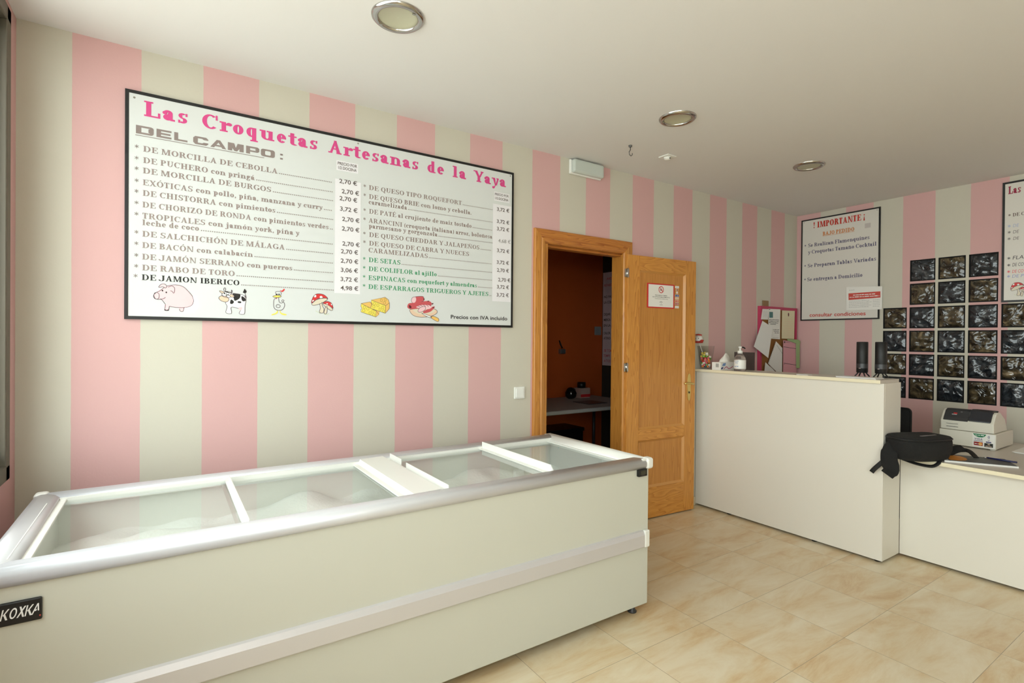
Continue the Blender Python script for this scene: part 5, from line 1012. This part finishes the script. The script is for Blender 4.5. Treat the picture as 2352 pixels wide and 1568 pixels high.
# office chair behind the counter
oc = thing('office_chair', 'black office chair whose back rises behind the backpack and counter', 'chair', (5.05, -1.18, 0))
B(4.985, 5.02, -1.285, -1.02, .60, .905).build('backrest', M_BLACKF, oc, bevel=.03, seg=4)
B(5.03, 5.42, -1.32, -.94, .43, .50).build('seat', M_BLACKF, oc, bevel=.03, seg=3)
MB().lathe([(.025, .07), (.025, .43)], (5.22, -1.13, 0), 14).build('column', M_GREY, oc); B(5.00, 5.03, -1.17, -1.11, .44, .66).box(5.0, 5.2, -1.16, -1.12, .42, .44).build('back_support', M_GREY, oc)
for k in range(5):
    a = .3+k*2*PI/5; lg = MB().tube([(5.22, -1.13, .085), (5.22+.24*math.cos(a), -1.13+.24*math.sin(a), .065)], [.022, .014], 8).build('leg', M_GREY, oc)
    MB().lathe([(.024, -.015), (.024, .015)], (5.22+.24*math.cos(a), -1.13+.24*math.sin(a), .0245), 14, 1).build('caster', M_BLACK, lg)

# ================================================================ inside the store room
tt = thing('folding_table', 'white plastic table standing in the dark store room', 'table', (4.0, 1.2, 0))
B(3.0, 4.68, .775, 1.62, .705, .74).build('table_top', mat('table_plastic', (170, 170, 166), .5), tt, bevel=.01)
for x in (3.1, 4.55):
    for y in (.86, 1.45): MB().tube([(x, y, .0), (x, y, .706)], .016, 10).build('leg', M_GREY, tt)
o = tag(MB().lathe([(.03, .7405), (.055, .76), (.062, .80), (.045, .84), (.03, .855), (.001, .862)], (4.225, 1.45, 0), 24).build('metal_kettle', mat('dark_chrome', (70, 66, 64), .15, .9), loc=(4.225, 1.45, .74)), 'small shiny metal pot on the store room table', 'pot')
o = thing('carton', 'small white and red carton on the store room table', 'carton', (4.42, 1.49, .74))
B(4.345, 4.475, 1.43, 1.54, .7405, .845).build('box', mat('store_carton', (180, 150, 140), .7), o); B(4.345, 4.475, 1.429, 1.4301, .75, .78).build('red_band', ink('signred'), o)
o = tag(MB().lathe([(.045, .8455), (.045, .905), (.001, .907)], (4.395, 1.48, 0), 20).build('plastic_tub', M_BLACK, loc=(4.395, 1.48, .845)), 'dark round tub standing on the small carton in the store room', 'tub')
o = tag(B(4.06, 4.30, .98, 1.22, .7405, .745).build('cutting_board', M_GREY, loc=(4.18, 1.1, .74)), 'dark flat board lying on the store room table', 'board')
o = thing('black_crate', 'black box standing under the store room table', 'box', (4.2, 1.60, 0)); B(3.75, 4.40, 1.45, 1.76, 0, .41).build('box', M_BLACK, o, bevel=.006); B(3.74, 4.41, 1.44, 1.77, .39, .425).build('lid', M_BLACK, o, bevel=.004)
o = thing('wall_socket', 'pale square switch plate on the orange store room wall', 'switch', (4.915, 1.8, 1.41)); B(4.865, 4.962, 1.788, 1.8, 1.415, 1.515).build('plate', mat('grey_plate', (150, 156, 158), .4), o, bevel=.003); B(4.885, 4.942, 1.784, 1.789, 1.435, 1.495).build('rocker', mat('grey_plate', (150, 156, 158), .4), o)
o = thing('hanging_clamp', 'small metal clip hanging on the orange store room wall', 'clip', (4.36, 1.8, 1.25)); MB().tube([(4.335, 1.79, 1.35), (4.352, 1.785, 1.30), (4.370, 1.78, 1.265)], [.006, .010, .012], 8).build('arm', M_BLACK, o); B(4.325, 4.40, 1.75, 1.798, 1.20, 1.255).build('body', mat('clip_steel', (150, 150, 150), .3, .7), o, bevel=.01)
FP = Frame((4.99, 1.79, 1.06), (0, -1, 0), (0, 0, 1), (-1, 0, 0))
po = thing('store_notice', 'tall white notice in pink and black capitals on the dark store room wall', 'notice', (4.985, 1.5, 1.06))
MB().add([FP.p(a, b, h) for h in (.001, .003) for a, b in ((0, 0), (.58, 0), (.58, 1.09), (0, 1.09))], [(0, 1, 2, 3), (4, 5, 6, 7), (0, 1, 5, 4), (1, 2, 6, 5), (2, 3, 7, 6), (3, 0, 4, 7)]).build('sheet', mat('notice_paper', (226, 214, 222), .7), po)
pk, pb = Print(FP, .0036), Print(FP, .0036); INK['notice_pink'] = (206, 90, 110)
for tgt, s, u, v, n_ in ((pk, 'AVIS', .06, 1.0, 4), (pk, 'REPART', .02, .925, 6), (pb, 'NO PAS', .02, .79, 6), (pb, 'LA COL', .02, .725, 6), (pb, 'DEJAR', .02, .585, 5), (pb, 'MERCA', .02, .52, 5), (pb, 'EN LA N', .02, .455, 7), (pb, 'CALOR', .02, .365, 5), (pb, 'ATEND', .02, .305, 5), (pk, 'SE TOM', .03, .16, 6), (pk, 'TEMPE', .02, .10, 5), (pk, 'A TOD', .03, .04, 5)): sans(tgt, s, u, u+.022*n_, v, .030, .012)
pk.build('pink_lettering', 'notice_pink', po); pb.build('black_lettering', 'ink', po)
